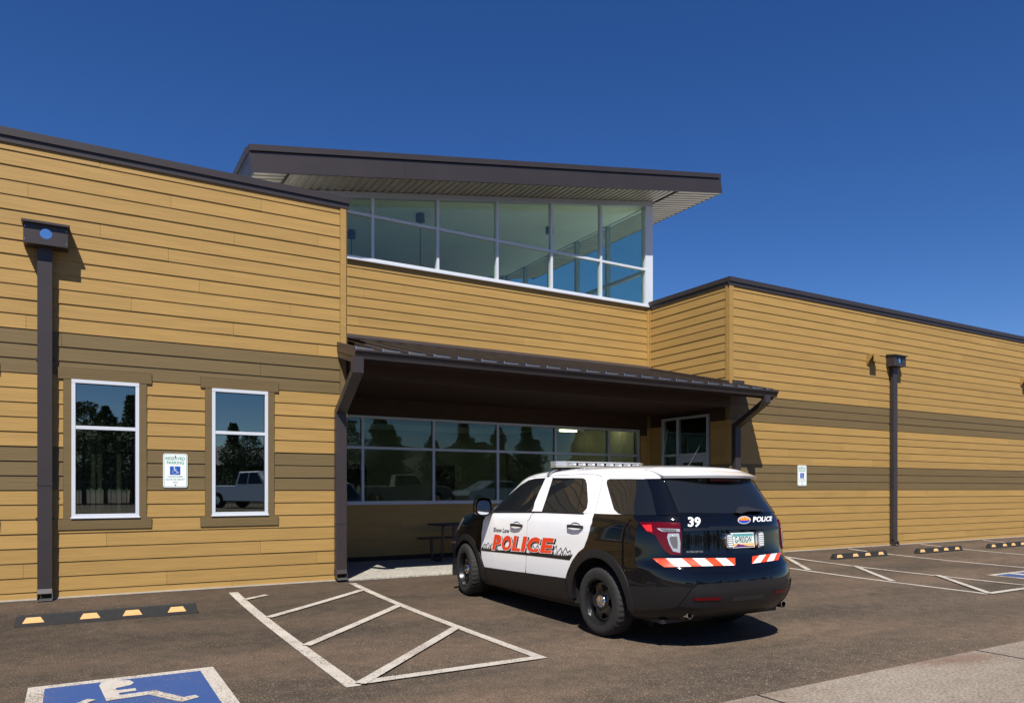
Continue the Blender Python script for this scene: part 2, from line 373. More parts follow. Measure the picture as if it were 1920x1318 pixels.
# accessible parking symbols
STENCIL = [(0.17, -4.493), (0.19, -4.404), (0.275, -4.383), (0.384, -4.44), (0.409, -4.528), (0.384, -4.594), (0.323, -4.626), (0.277, -4.639), (0.282, -4.71), (0.41, -4.714), (0.409, -4.79), (0.29, -4.797), (0.294, -4.857), (0.533, -4.853), (0.694, -5.146), (0.779, -5.134), (0.795, -5.204), (0.672, -5.27), (0.643, -5.239), (0.483, -4.954), (0.204, -4.982)]
def symbol(dx, dy, lab):
    r = MB(); flat(r, [(-.30+dx, -4.27+dy), (1.03+dx, -4.27+dy), (1.03+dx, -5.52+dy), (-.30+dx, -5.52+dy)], .005)
    o = r.build('accessible_symbol', 'paint_white', fix=False); tag(o, lab, kind='structure')
    r = MB(); flat(r, [(-.19+dx, -4.38+dy), (.915+dx, -4.38+dy), (.915+dx, -5.42+dy), (-.19+dx, -5.42+dy)], .009); r.build('blue_field', 'paint_blue', o, fix=False)
    r = MB(); flat(r, [(x+dx, y+dy) for x, y in STENCIL], .013)
    ar = [(.24+.22*math.cos(R(a)), -5.08+.22*math.sin(R(a))) for a in range(125, 340, 18)]
    for p, q in zip(ar, ar[1:]): strip(r, (p[0]+dx, p[1]+dy), (q[0]+dx, q[1]+dy), .07, .017)
    r.build('wheelchair_figure', 'paint_white', o, fix=False)
symbol(0, 0, 'blue wheelchair symbol painted in the stall at the bottom left')
symbol(14.24, .25, 'blue wheelchair symbol painted in the stall at the right edge')
# concrete pan across the foreground
b = MB(); flat(b, [(-14, -7.22), (30, -7.22), (30, -8.35), (-14, -8.35)], .012, .5)
pan = tag(b.build('concrete_gutter', 'concrete', fix=False), 'pale concrete drainage pan crossing the asphalt in front', kind='structure')
b = MB()
for x in (7.42, 10.5, 4.4, 1.3): strip(b, (x, -7.22), (x+.02, -8.35), .018, .016)
b.build('control_joint', 'stop_rubber', pan, fix=False)['kind'] = 'stuff'
# entrance slab
b = MB(); b.box(3.56, 11.85, -.11, 2.54, -.12, .012)
tag(b.build('entrance_slab', 'slab_concrete'), 'pale concrete slab beneath the entrance canopy', kind='structure')
# ------------------------------------------------------------------ the building
XL, XR, YW = 3.5824, 11.841, 2.53
E_, Z0 = .1825, 1.375
TOPZ = 5.72
bld = thing('station_building', 'tan and brown clapboard police station with a tilted dark roof over its clerestory', 'building', (0, 0, 0))
def wallpt(kind, c):
    # kind 'F': faces -Y at Y=c ; 'L': faces -X at X=c (t runs along +Y) ; 'R': faces +X
    if kind == 'F': return lambda t, z, d: (t, c-d, z)
    if kind == 'L': return lambda t, z, d: (c-d, t, z)
    return lambda t, z, d: (c+d, t, z)
def boards(parent, kind, c, a, b, r0, r1, holes=(), joints=(), zbot=None, ztop=None, pitch=3.66, brown=True, jit=0, shade_rows=()):
    """lap siding: one object per board, split at joints and round openings (t0,t1,z0,z1)"""
    P = wallpt(kind, c)
    for r in range(r0, r1):
        z0 = Z0+r*E_; z1 = z0+E_+.012
        if zbot is not None: z0 = max(z0, zbot)
        if ztop is not None: z1 = min(z1, ztop)
        if z1-z0 < .02: continue
        # split the board round openings: x intervals with the z range that stays
        hs = [h for h in holes if h[2] < z1-.012 and h[3] > z0 and h[1] > a and h[0] < b]
        bp = sorted({a, b} | {min(max(h[k], a), b) for h in hs for k in (0, 1)}); pcs = []
        for x0_, x1_ in zip(bp, bp[1:]):
            if x1_-x0_ < 1e-4: continue
            xm_ = (x0_+x1_)/2; zr = [(z0, z1)]
            for h in hs:
                if h[0] < xm_ < h[1]:
                    nz = []
                    for p0, p1 in zr:
                        if h[2]-p0 > .02: nz.append((p0, min(p1, h[2])))
                        if p1-h[3] > .02: nz.append((max(p0, h[3]), p1))
                    zr = [t for t in nz if t[1]-t[0] > .02]
            for t in zr:
                m_ = [p for p in pcs if abs(p[1]-x0_) < 1e-4 and p[2:] == t]
                if m_: pcs.remove(m_[0]); pcs.append((m_[0][0], x1_)+t)
                else: pcs.append((x0_, x1_)+t)
        js = [x for x, k in joints if k == r]
        if not js or b-a > 12:
            off = ((r*1.37+jit) % 1)*pitch; x = a+off
            while x < b:
                if all(abs(x-k) > 1.2 for k in js) and not (js and x < 3.6): js.append(x)
                x += pitch
        cut = []
        for s0, s1, c0, c1 in pcs:
            cur = s0
            for x in sorted(js):
                if cur+.25 < x < s1-.25: cut.append((cur, x-.0015, c0, c1)); cur = x+.0015
            cut.append((cur, s1, c0, c1))
        isb = brown and (0 <= r < 3 or 8 <= r < 11); shaded = r in shade_rows  # some rows get dark beam colour, painting in the shade under the canopy
        for s0, s1, c0, c1 in cut:
            if s1-s0 < .03: continue
            wob = random.uniform(-.0012, .0012) if c0 == z0 else 0; tb = .018+random.uniform(-.0015, .002); dd = lambda z: tb+(.006-tb)*(z-z0)/(z1-z0)
            q = [P(s0, c0+wob, 0), P(s1, c0+wob, 0), P(s1, c1, 0), P(s0, c1, 0), P(s0, c0+wob, dd(c0)), P(s1, c0+wob, dd(c0)), P(s1, c1, dd(c1)), P(s0, c1, dd(c1))]
            mb = MB(); mb.add(q, [(0, 1, 2, 3), (4, 7, 6, 5), (0, 4, 5, 1), (1, 5, 6, 2), (2, 6, 7, 3), (3, 7, 4, 0)])
            mb.build('siding_board', 'wood_beam' if shaded else 'siding_brown' if isb else 'siding_tan', parent)
def corner(parent, kind, c, a, b, zb, zt, th=.028):
    P = wallpt(kind, c)
    for z0, z1, m in ((zb, Z0, 'siding_tan'), (Z0, Z0+3*E_, 'siding_brown'), (Z0+3*E_, Z0+8*E_, 'siding_tan'), (Z0+8*E_, Z0+11*E_, 'siding_brown'), (Z0+11*E_, zt, 'siding_tan')):
        z0 = max(z0, zb); z1 = min(z1, zt)
        if z1-z0 < .01: continue
        mb = MB(); mb.hexa([P(a, z0, 0), P(b, z0, 0), P(b, z0, th), P(a, z0, th), P(a, z1, 0), P(b, z1, 0), P(b, z1, th), P(a, z1, th)])
        mb.build('corner_board', m, parent)
def wallbody(name, kind, c, a, b, z0, z1, holes=(), th=.2):
    """solid wall behind the boards, built as blocks round the openings"""
    mb = MB(); P = wallpt(kind, c)
    def blk(t0, t1, y0, y1):
        if t1-t0 > .001 and y1-y0 > .001: mb.hexa([P(t0, y0, -th), P(t1, y0, -th), P(t1, y0, 0), P(t0, y0, 0), P(t0, y1, -th), P(t1, y1, -th), P(t1, y1, 0), P(t0, y1, 0)])
    cur = a
    for (h0, h1, hz0, hz1) in sorted(holes):
        blk(cur, h0, z0, z1); blk(h0, h1, z0, hz0); blk(h0, h1, hz1, z1); cur = h1
    blk(cur, b, z0, z1)
    return mb.build(name, 'sheathing', bld)
def coping(x0, x1, y0, y1, kind):
    mb = MB()
    if kind == 'x':   # runs along X, front face at y0
        mb.box(x0, x1, y0, y1, 5.735, 5.83); mb.box(x0, x1, y0+.022, y0+.05, 5.655, 5.735)
    else:
        mb.box(x0, x1, y0, y1, 5.735, 5.83); mb.box(x0+.022, x0+.05, y0, y1, 5.655, 5.735)
    return mb.build('coping', 'bronze_metal', bld)

# -- left wing front wall
WINS = [(-1.709, -.931), (-.023, .755), (1.663, 2.424)]
WZ0, WZ1 = 1.005, 2.792
lw = wallbody('wall', 'F', 0, -4.6, XL-.002, -.25, 5.73, [(a, b, WZ0, WZ1) for a, b in WINS]); tag(lw, 'left wing front wall with three tall windows')
JL = [(0.29, 23), (-0.49, 20), (1.14, 21), (2.33, 22), (1.96, 19), (0.30, 18), (3.15, 20), (1.11, 17), (1.50, 15), (0.66, 13), (2.74, 14), (-0.51, 11), (1.95, 12), (3.15, 11), (-0.13, 10),
      (2.32, 9), (1.10, 8), (0.37, -4), (2.32, -5), (3.13, -6), (-0.54, -6), (1.09, -7), (1.93, -8), (2.72, -3)]
hol = []
for a, b in WINS:
    hol += [(a-.09, b+.09, WZ0-.02, WZ1+.02), (a-.15, b+.15, WZ1, 2.94), (a-.15, b+.15, .86, WZ0)]
boards(lw, 'F', 0, -4.6, XL-.095, -8, 24, hol, JL, .012, 5.70)
corner(lw, 'F', 0, XL-.09, XL, .012, 5.70)
def window(x0, x1, parent=bld):
    f = MB(); t = .045; y0, y1 = -.035, .06
    f.box(x0, x1, y0, y1, WZ0, WZ0+t+.012); f.box(x0, x1, y0, y1, WZ1-t, WZ1)
    f.box(x0, x0+t, y0+.002, y1, WZ0+t+.012, WZ1-t); f.box(x1-t, x1, y0+.002, y1, WZ0+t+.012, WZ1-t)
    f.box(x0+t, x1-t, y0+.006, y1, 2.155, 2.20)
    f.box(x0-.01, x1+.01, y0-.012, y0, WZ0, WZ0+.02)
    o = f.build('window', 'white_frame', parent, bevel=.002)
    for z0, z1 in ((WZ0+t+.012, 2.155), (2.20, WZ1-t)):
        p = MB(); p.box(x0+t, x1-t, .0, .006, z0, z1); p.build('pane', 'office_glass', o)
        g = MB(); g.box(x0+t, x0+t+.008, -.012, 0, z0, z1); g.box(x1-t-.008, x1-t, -.012, 0, z0, z1); g.box(x0+t+.008, x1-t-.008, -.012, 0, z1-.008, z1)
        g.build('gasket', 'black_plastic', o)
    for (a, b, z0, z1, yy) in ((x0-.088, x0-.002, WZ0, WZ1, -.027), (x1+.002, x1+.088, WZ0, WZ1, -.027), (x0-.148, x1+.148, WZ1+.001, 2.935, -.031), (x0-.148, x1+.148, .865, WZ0-.001, -.031)):
        m = MB(); m.box(a, b, yy, 0, z0, z1); m.build('window_trim', 'siding_brown', o)
for a, b in WINS: window(a, b)
coping(-4.65, XL+.045, -.055, .35, 'x')
# rooms behind the left wing windows
m = MB(); m.box(-4.6, XL-.21, .2, 4.2, -.02, .0); m.build('office_floor', 'inner_floor', bld)
m = MB(); m.box(-4.6, XL-.21, 4.2, 4.3, 0, 3); m.build('office_back_wall', 'inner_wall', bld)
m = MB(); m.box(-4.6, XL-.21, .2, 4.3, 2.95, 3.05); m.build('office_ceiling', 'inner_wall', bld)
for wx0, wx1 in WINS[1:2]:
    for k in (2, 3, 6):
        m = MB(); x = wx0+.07+k*.075; m.box(x, x+.05, .16, .17, 1.05, 2.1); m.build('blind_slat', 'inner_wall', bld)
m = MB(); m.box(-4.6, XL, .3, 13, 5.45, 5.55); m.build('flat_roof', 'white_membrane', bld)
# -- recess side wall (left, facing +X)
rl = wallbody('wall', 'R', XL-.004, .004, YW+.1, -.2, 5.73); tag(rl, 'short side wall at the left end of the entrance recess')
boards(rl, 'R', XL-.004, .09, YW, -7, 24, zbot=.02, ztop=5.7)
corner(rl, 'R', XL-.004, .004, .09, .02, 5.70)
m = MB(); m.box(XL-.35, XL+.045, .352, YW+.1, 5.735, 5.83); m.build('coping', 'bronze_metal', bld)
# -- right wing front wall
rw = wallbody('wall', 'F', 0, XR, 29, -.25, 5.73); tag(rw, 'right wing front wall running into the distance')
JR = [(15.41, 17), (16.50, 13), (20.86, 20), (20.03, 21), (22.44, 14), (18.07, 7), (18.88, 5), (16.49, 6), (13.68, 4), (14.47, 3), (14.47, -1), (13.19, 0), (16.46, -1), (15.23, -4), (21.60, -5), (20.82, -7), (22.49, 22)]
boards(rw, 'F', 0, XR+.095, 27, -8, 24, (), JR, .012, 5.70, pitch=4.3)
corner(rw, 'F', 0, XR+.001, XR+.09, .012, 5.70)
coping(XR-.05, 29, -.055, .35, 'x')
# -- right return wall (faces -X, towards the entrance)
DR = (.559, 2.06, .012, 3.03)
rr = wallbody('wall', 'L', XR, .002, YW, -.2, 5.73, [DR]); tag(rr, 'return wall beside the clerestory with the entrance door in it')
boards(rr, 'L', XR, .095, YW-.075, -7, 24, [(DR[0]-.02, DR[1]+.02, 0, DR[3]+.04)], [(.1, k) for k in range(-8, 24)], .02, 5.70, shade_rows=(8, 9))
corner(rr, 'L', XR, -.027, .09, .012, 5.70)
corner(rr, 'L', XR, YW-.07, YW-.001, .012, 5.70)
m = MB(); m.box(XR-.052, XR+.3, .352, YW, 5.735, 5.83); m.box(XR-.03, XR-.002, .0, YW, 5.655, 5.735); m.build('coping', 'bronze_metal', bld)
# door and sidelight
dy0, dy1, dz1 = .575, 2.045, 3.01
f = MB(); fx0, fx1 = XR-.045, XR+.06
f.box(fx0, fx1, dy0, dy1, dz1-.05, dz1); f.box(fx0, fx1, dy0, dy0+.05, .02, dz1-.05); f.box(fx0, fx1, dy1-.05, dy1, .02, dz1-.05)
f.box(fx0, fx1, 1.505, 1.555, .02, dz1-.05); f.box(fx0+.002, fx1, dy0+.05, 1.505, 2.13, 2.18); f.box(fx0+.002, fx1, 1.555, dy1-.05, 2.13, 2.18)
dr = f.build('door_frame', 'aluminium', bld)
for a, b, z0, z1 in ((dy0+.05, 1.505, 2.18, dz1-.05), (1.555, dy1-.05, 2.18, dz1-.05), (1.555, dy1-.05, .3, 2.13)):
    m = MB(); m.box(XR, XR+.006, a, b, z0, z1); m.build('pane', 'window_glass', dr)
d = MB(); a, b = dy0+.055, 1.5
d.box(XR-.02, XR+.025, a, a+.11, .03, 2.125); d.box(XR-.02, XR+.025, b-.11, b, .03, 2.125); d.box(XR-.02, XR+.025, a+.11, b-.11, 1.98, 2.125); d.box(XR-.02, XR+.025, a+.11, b-.11, .03, .28)
dd = d.build('door', 'aluminium', bld); m = MB(); m.box(XR, XR+.006, a+.11, b-.11, .28, 1.98); m.build('pane', 'window_glass', dd)
m = MB(); m.tube([(XR-.02, b-.07, .95), (XR-.07, b-.07, .97), (XR-.07, b-.07, 1.33), (XR-.02, b-.07, 1.35)], .012); m.build('handle', 'chrome', dd)
m = MB(); m.box(XR+.1, XR+2.4, .1, YW, -.02, 0); m.box(XR+2.4, XR+2.5, .1, YW, 0, 3.2); m.box(XR+.1, XR+2.5, .3, YW+.1, 3.2, 3.3); m.box(XR+.1, XR+2.5, YW, YW+.1, 0, 3.2); m.build('vestibule', 'inner_dark', bld)
# -- middle wall over and under the entrance window
AW = (3.62, 11.55, 1.09, 2.80)
CZ = 5.735
mw = wallbody('wall', 'F', YW, XL, XR, -.2, CZ-.03, [AW]); tag(mw, 'recessed middle wall between the entrance windows and the clerestory')
boards(mw, 'F', YW, XL+.03, XR-.075, -7, 24, [(AW[0]-.02, AW[1]+.02, AW[2], AW[3])], [(4.74, 23), (5.57, 21), (4.76, 20), (6.6, 22), (9.3, 18), (8.1, 19)], .02, CZ-.015, shade_rows=(7, 8, 9))
corner(mw, 'F', YW, XR-.07, XR-.003, .012, CZ-.02)
# entrance windows
f = MB(); x0, x1, z0, z1 = 3.64, 11.53, 1.10, 2.785; yf = YW-.03; yb = YW+.08
f.box(x0, x1, yf, yb, z0-.012, z0+.055); f.box(x0, x1, yf, yb, z1-.05, z1)
sw = f.build('window', 'aluminium', bld); tag(sw, 'long ribbon window under the entrance canopy')
MX = [3.64, 4.705, 6.18, 7.655, 9.115, 10.595, 11.48]
for x in MX:
    m = MB(); m.box(x, x+.052, yf+.002, yb, z0+.055, z1-.05); m.build('mullion', 'aluminium', sw)
for i in range(6):
    a, b = MX[i]+.052, MX[i+1]
    m = MB(); m.box(a, b, yf+.004, yb, 2.15, 2.20); m.build('transom', 'aluminium', sw)
    for q0, q1 in ((z0+.055, 2.15), (2.20, z1-.05)):
        m = MB(); m.box(a, b, YW+.01, YW+.016, q0, q1); m.build('pane', 'window_glass', sw)
m = MB(); m.box(3.56, 3.66, yf, YW, z0, z1); m.build('jamb', 'aluminium', sw)
# lobby behind
m = MB(); m.box(XL, XR, YW+.2, 9.3, -.02, 0); m.build('lobby_floor', 'inner_floor', bld)
m = MB(); m.box(XL, XR, 9.3, 9.4, 0, 5.6); m.build('lobby_back_wall', 'inner_wall', bld)
m = MB(); m.box(XL, XR, 9.25, 9.3, 3.1, 5.6); m.box(XR-.03, XR, YW+.2, 9.3, 3.1, 5.7); m.build('upper_wall', 'ceiling_white', bld)
m = MB(); m.box(XL-.1, XL, YW+.2, 9.3, 0, 5.7); m.box(XR, XR+.1, YW+.2, 9.3, 0, 5.7); m.build('lobby_side_wall', 'inner_wall', bld)
m = MB(); m.box(XL, XR-.01, YW+.2, 5.6, 5.30, 5.36); m.build('unseen_bounce_slab', 'ceiling_white', bld)  # added unseen slab, its white top bounces sun to the clerestory ceiling
m = MB(); m.box(XL, XR, YW+.2, 5.8, 2.95, 3.05); m.build('lobby_ceiling', 'inner_wall', bld)
m = MB(); m.box(6.4, 7.2, 9.26, 9.3, .9, 2.1); m.box(9.3, 10., 9.26, 9.3, .9, 2.1); m.build('wall_opening', 'inner_dark', bld)
for x0_, x1_, y0_, y1_ in ((10.75, 11.75, 3.6, 3.68), (11.0, 11.5, 5.0, 5.1)):
    m = MB(); m.box(x0_, x1_, y0_, y1_, 2.90, 2.945); m.build('ceiling_lamp', 'lamp_glow', bld)
m = MB(); m.box(XR+.1, 29, .3, 13, 5.45, 5.55); m.build('flat_roof', 'white_membrane', bld)
# -- clerestory
CX0, CX1, CY1 = 3.1, 11.93, 9.35
SL = .1707; dvec = Vector((1, 0, SL)).normalized(); nvec = Vector((-dvec.z, 0, dvec.x))
RB = Vector((2.573, 0, 6.655)); RL = (13.47-2.573)/dvec.x
def roofz(x): return RB.z+(x-RB.x)*SL      # underside of the roof
cl = MB(); cl.box(CX0, CX1, YW-.045, YW+.06, CZ, CZ+.05); cl.box(CX0, CX1, YW-.075, YW+.0, CZ-.03, CZ)
cs = cl.build('clerestory', 'white_frame', bld); tag(cs, 'glazed clerestory under the tilted roof')
tz = lambda x: roofz(x)-.115
def slab(x0, x1, y0, y1, lo, hi, name, mt, par):
    m = MB(); m.hexa([(x0, y0, lo(x0)), (x1, y0, lo(x1)), (x1, y1, lo(x1)), (x0, y1, lo(x0)), (x0, y0, hi(x0)), (x1, y0, hi(x1)), (x1, y1, hi(x1)), (x0, y1, hi(x0))])
    return m.build(name, mt, par)
slab(CX0, CX1, YW-.04, YW+.06, tz, lambda x: roofz(x)-.002, 'head_frame', 'aluminium', cs)
CM = [3.50, 4.90, 6.265, 7.635, 9.005, 10.36, 11.70]
MR0, MR1 = 6.575, 6.625
for i, x in enumerate(CM):
    slab(x, x+.052, YW-.04, YW+.06, lambda t: CZ+.05, tz, 'mullion', 'white_frame', cs)
    if i < len(CM)-1:
        a, b = x+.052, CM[i+1]
        m = MB(); m.box(a, b, YW-.036, YW+.05, MR0, MR1); m.build('transom', 'white_frame', cs)
        m = MB(); m.box(a, b, YW+.012, YW+.018, CZ+.05, MR0); m.build('pane', 'clerestory_glass', cs)
        slab(a, b, YW+.012, YW+.018, lambda t: MR1, tz, 'pane', 'clerestory_glass', cs)
slab(11.752, CX1, YW-.036, YW+.14, lambda t: CZ+.05, tz, 'corner_post', 'white_frame', cs)
# side glazing on the right and glazing at the back
ym = [YW+.14, 4.1, 5.45, 6.8, 8.15, CY1-.15]
for i, y in enumerate(ym):
    slab(11.80, CX1-.01, y, y+.09, lambda t: CZ, tz, 'mullion', 'aluminium', cs)
    if i < 5:
        slab(11.86, 11.866, y+.09, ym[i+1], lambda t: CZ, tz, 'pane', 'clerestory_glass', cs)
        m = MB(); m.box(11.80, 11.92, y+.09, ym[i+1], MR0, MR1+.02); m.build('transom', 'aluminium', cs)
slab(11.79, 11.925, YW+.14, CY1, tz, lambda t: roofz(t)-.002, 'head_frame', 'aluminium', cs)
m = MB(); m.box(11.79, 11.925, YW+.14, CY1, 5.6, CZ+.05); m.build('sill', 'aluminium', cs)
xm = [3.5, 4.9, 6.3, 7.7, 9.1, 10.4, 11.7]
for i, x in enumerate(xm):
    slab(x, x+.09, CY1-.1, CY1, lambda t: CZ, tz, 'mullion', 'aluminium', cs)
    if i < 6: slab(x+.09, xm[i+1], CY1-.06, CY1-.054, lambda t: CZ, tz, 'pane', 'clerestory_glass', cs)
slab(CX0, CX1, CY1-.1, CY1, tz, lambda t: roofz(t)-.002, 'head_frame', 'aluminium', cs)
slab(CX0, CX0+.2, YW+.06, CY1-.1, lambda t: 5.5, tz, 'end_wall', 'ceiling_white', cs)
slab(CX0+.2, 11.79, YW+.06, CY1-.1, lambda x: roofz(x)-.10, lambda x: roofz(x)-.05, 'ceiling', 'ceiling_white', cs)
for x, y in ((5.2, 4.6), (6.3, 3.4), (10.1, 4.2)):
    z = roofz(x)-.10
    m = MB(); m.lathe([(.0, z), (.09, z), (.10, z-.16), (.0, z-.16)], 14, 'z', (x, y, 0)); pl = m.build('pendant_lamp', 'lamp_grey', cs, smooth=True)
    m = MB(); m.tube([(x, y, z-.16), (x, y, 4.4)], .008, 5); m.build('cord', 'inner_dark', pl)
# -- tilted roof
RY0, RY1 = 1.75, 10.3
def rp(s, n, y): p = RB+dvec*s+nvec*n; return (p.x, y, p.z)
def rbox(mb, s0, s1, n0, n1, y0, y1): mb.hexa([rp(s0, n0, y0), rp(s1, n0, y0), rp(s1, n0, y1), rp(s0, n0, y1), rp(s0, n1, y0), rp(s1, n1, y0), rp(s1, n1, y1), rp(s0, n1, y1)])
m = MB(); rbox(m, .03, RL-.03, .03, .43, RY0+.03, RY1-.03); rf = m.build('tilted_roof', 'dark_roof_metal', bld)
for k in range(4):
    a, b = RL*k/4+(.0015 if k else 0), RL*(k+1)/4-(.0015 if k < 3 else 0)
    m = MB(); rbox(m, a, b, 0, .335, RY0, RY0+.03); m.build('fascia_panel', 'bronze_metal', rf)
    m = MB(); rbox(m, a, b, .35, .45, RY0-.025, RY0+.12); m.build('roof_edge_trim', 'bronze_metal', rf)
for s in (0, RL-.03):
    m = MB(); rbox(m, s, s+.03, 0, .335, RY0+.03, RY1); m.build('fascia_panel', 'bronze_metal', rf)
    m = MB(); rbox(m, s-.025 if s == 0 else s-.06, s+.09 if s == 0 else s+.055, .35, .45, RY0-.025 if False else RY0+.12, RY1); m.build('roof_edge_trim', 'bronze_metal', rf)
for k in range(26):
    y = RY0+.3+k*.31
    if y < RY1: m = MB(); rbox(m, .02, RL-.02, .43, .47, y, y+.02); m.build('roof_seam', 'dark_roof_metal', rf)
# corrugated soffit: front part ribs run along Y, ends run along the slope
def ribs(s0, s1, y0, y1, along):
    mb = MB(); pitch = .155
    if along == 'y':
        n = int((s1-s0)/pitch)
        for k in range(n):
            a = s0+k*pitch; prof = [(a, .022), (a, .004), (a+.085, .004), (a+.10, .022)]
            for q, r in zip(prof[1:], prof[2:]+[(a+pitch, .022)]):
                mb.add([rp(q[0], q[1], y0), rp(r[0], r[1], y0), rp(r[0], r[1], y1), rp(q[0], q[1], y1)], [(0, 1, 2, 3)])
            mb.add([rp(a, .022, y0), rp(a, .004, y0), rp(a, .004, y1), rp(a, .022, y1)], [(0, 1, 2, 3)])
    else:
        n = int((y1-y0)/pitch)
        for k in range(n):
            a = y0+k*pitch; prof = [(a, .022), (a, .004), (a+.085, .004), (a+.10, .022), (a+pitch, .022)]
            for q, r in zip(prof, prof[1:]):
                mb.add([rp(s0, q[1], q[0]), rp(s0, r[1], r[0]), rp(s1, r[1], r[0]), rp(s1, q[1], q[0])], [(0, 1, 2, 3)])
    return mb.build('soffit_deck', 'deck_metal', rf, fix=False)
sA = (3.15-RB.x)/dvec.x; sB = (12.05-RB.x)/dvec.x
ribs(sA, sB, RY0+.03, YW+.05, 'y'); ribs(sB+.02, RL-.03, RY0+.03, RY1-.03, 'x'); ribs(.03, sA, RY0+.03, RY1-.03, 'x'); ribs(sA, sB, CY1, RY1-.03, 'y')
for s in (sA-.02, sB-.01): m = MB(); rbox(m, s, s+.05, -.008, .03, RY0+.03, YW); m.build('soffit_strip', 'bronze_metal', rf)

# -- entrance canopy
KX0, KX1, KY = 3.45, 12.22, -.80
cz = lambda y: 4.235-.25*(YW-y)              # top of the metal roof
cn = bpy.data.objects.new('canopy', None); COL.objects.link(cn); cn.parent = bld; tag(cn, 'dark standing seam canopy over the entrance')
def csl(x0, x1, y0, y1, d0, d1, name, mt):
    m = MB(); m.hexa([(x0, y0, cz(y0)-d0), (x1, y0, cz(y0)-d0), (x1, y1, cz(y1)-d0), (x0, y1, cz(y1)-d0), (x0, y0, cz(y0)-d1), (x1, y0, cz(y0)-d1), (x1, y1, cz(y1)-d1), (x0, y1, cz(y1)-d1)])
    return m.build(name, mt, cn)
yb_ = YW-.022
for (xa, xb, ya) in ((KX0+.02, XL+.03, -.03), (XL+.03, XR-.03, yb_), (XR-.03, KX1-.02, -.03)):
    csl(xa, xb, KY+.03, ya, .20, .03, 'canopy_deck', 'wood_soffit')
seam = .4065; n = int((KX1-KX0)/seam)+1
for k in range(n):
    a = KX0+k*seam; b = min(a+seam-.004, KX1)
    ya = yb_ if (a > XL+.02 and b < XR-.02) else -.03
    if a < XL+.02: a2, b2 = a, b
    csl(a, b, KY-.04, ya, .03, .018, 'roof_panel', 'dark_roof_metal')
    csl(a+.0, a+.018, KY-.045, ya, .018, -.022, 'standing_seam', 'dark_roof_metal')
    m = MB(); m.box(a+.001, a+.017, KY-.052, KY-.045, cz(KY)-.028, cz(KY)+.014); m.build('seam_cap', 'galvanised', cn)
    if a+.1 < KX1: m = MB(); m.box(a+.03, min(b-.13, KX1), KY-.058, KY-.046, cz(KY)-.014, cz(KY)-.006); m.build('drip_edge', 'galvanised', cn)
# flashing against the walls
m = MB(); m.hexa([(XL+.03, YW-.10, cz(YW-.10)-.0), (XR-.03, YW-.10, cz(YW-.10)), (XR-.03, YW-.022, cz(YW)), (XL+.03, YW-.022, cz(YW)), (XL+.03, YW-.10, cz(YW-.10)+.03), (XR-.03, YW-.10, cz(YW-.10)+.03), (XR-.03, YW-.022, cz(YW)+.075), (XL+.03, YW-.022, cz(YW)+.075)]); m.build('flashing', 'bronze_metal', cn)
m = MB(); m.hexa([(XR-.05, -.02, cz(0)), (XR-.022, -.02, cz(0)), (XR-.022, YW-.1, cz(YW-.1)), (XR-.05, YW-.1, cz(YW-.1)), (XR-.05, -.02, cz(0)+.05), (XR-.022, -.02, cz(0)+.05), (XR-.022, YW-.1, cz(YW-.1)+.05), (XR-.05, YW-.1, cz(YW-.1)+.05)]); m.build('flashing', 'bronze_metal', cn)
m = MB(); m.box(XR+.05, KX1, -.06, -.022, cz(0)-.02, cz(0)+.07); m.build('flashing', 'bronze_metal', cn)
# rakes
for x in (KX0-.012, KX1-.02):
    for d0, d1, w_ in ((.12, -.02, .0), (.215, .125, .012)):
        m = MB(); y0, y1 = KY+.0, -.03; xa, xb = x+w_, x+.032-w_
        m.hexa([(xa, y0, cz(y0)-d0), (xb, y0, cz(y0)-d0), (xb, y1, cz(y1)-d0), (xa, y1, cz(y1)-d0), (xa, y0, cz(y0)-d1), (xb, y0, cz(y0)-d1), (xb, y1, cz(y1)-d1), (xa, y1, cz(y1)-d1)]); m.build('rake_board', 'bronze_metal', cn)
# gutter: K profile in (y, z)
gz = cz(KY)-.04
def gut(x0, x1):
    m = MB(); pr = [(KY+.0, gz), (KY+.0, gz-.12), (KY-.075, gz-.12), (KY-.095, gz-.055), (KY-.125, gz-.02), (KY-.125, gz+.002), (KY-.115, gz+.002), (KY-.115, gz-.018), (KY-.087, gz-.052), (KY-.068, gz-.11), (KY-.01, gz-.11), (KY-.01, gz)]
    pts = [(x, y, z) for x in (x0, x1) for y, z in pr]; n = len(pr)
    m.add(pts, [(i, (i+1) % n, (i+1) % n+n, i+n) for i in range(n)])
    for x in (x0, x1): m.add([(x, y, z) for y, z in pr[:6]]+[(x, KY, gz)], [tuple(range(7))])
    return m.build('gutter', 'bronze_metal', cn)
gut(KX0-.02, 6.1); gut(6.102, 9.2); gut(9.202, KX1+.03)
m = MB(); m.box(XL+.03, XR-.05, -.07, .07, 3.10, cz(-.07)-.205); m.build('beam', 'wood_beam', cn)
for k in range(12):
    y = .072+k*.203; m = MB(); m.box(XL+.03, XR-.055, y, y+.200, 3.115, 3.135); m.build('soffit_board', 'wood_soffit', cn)
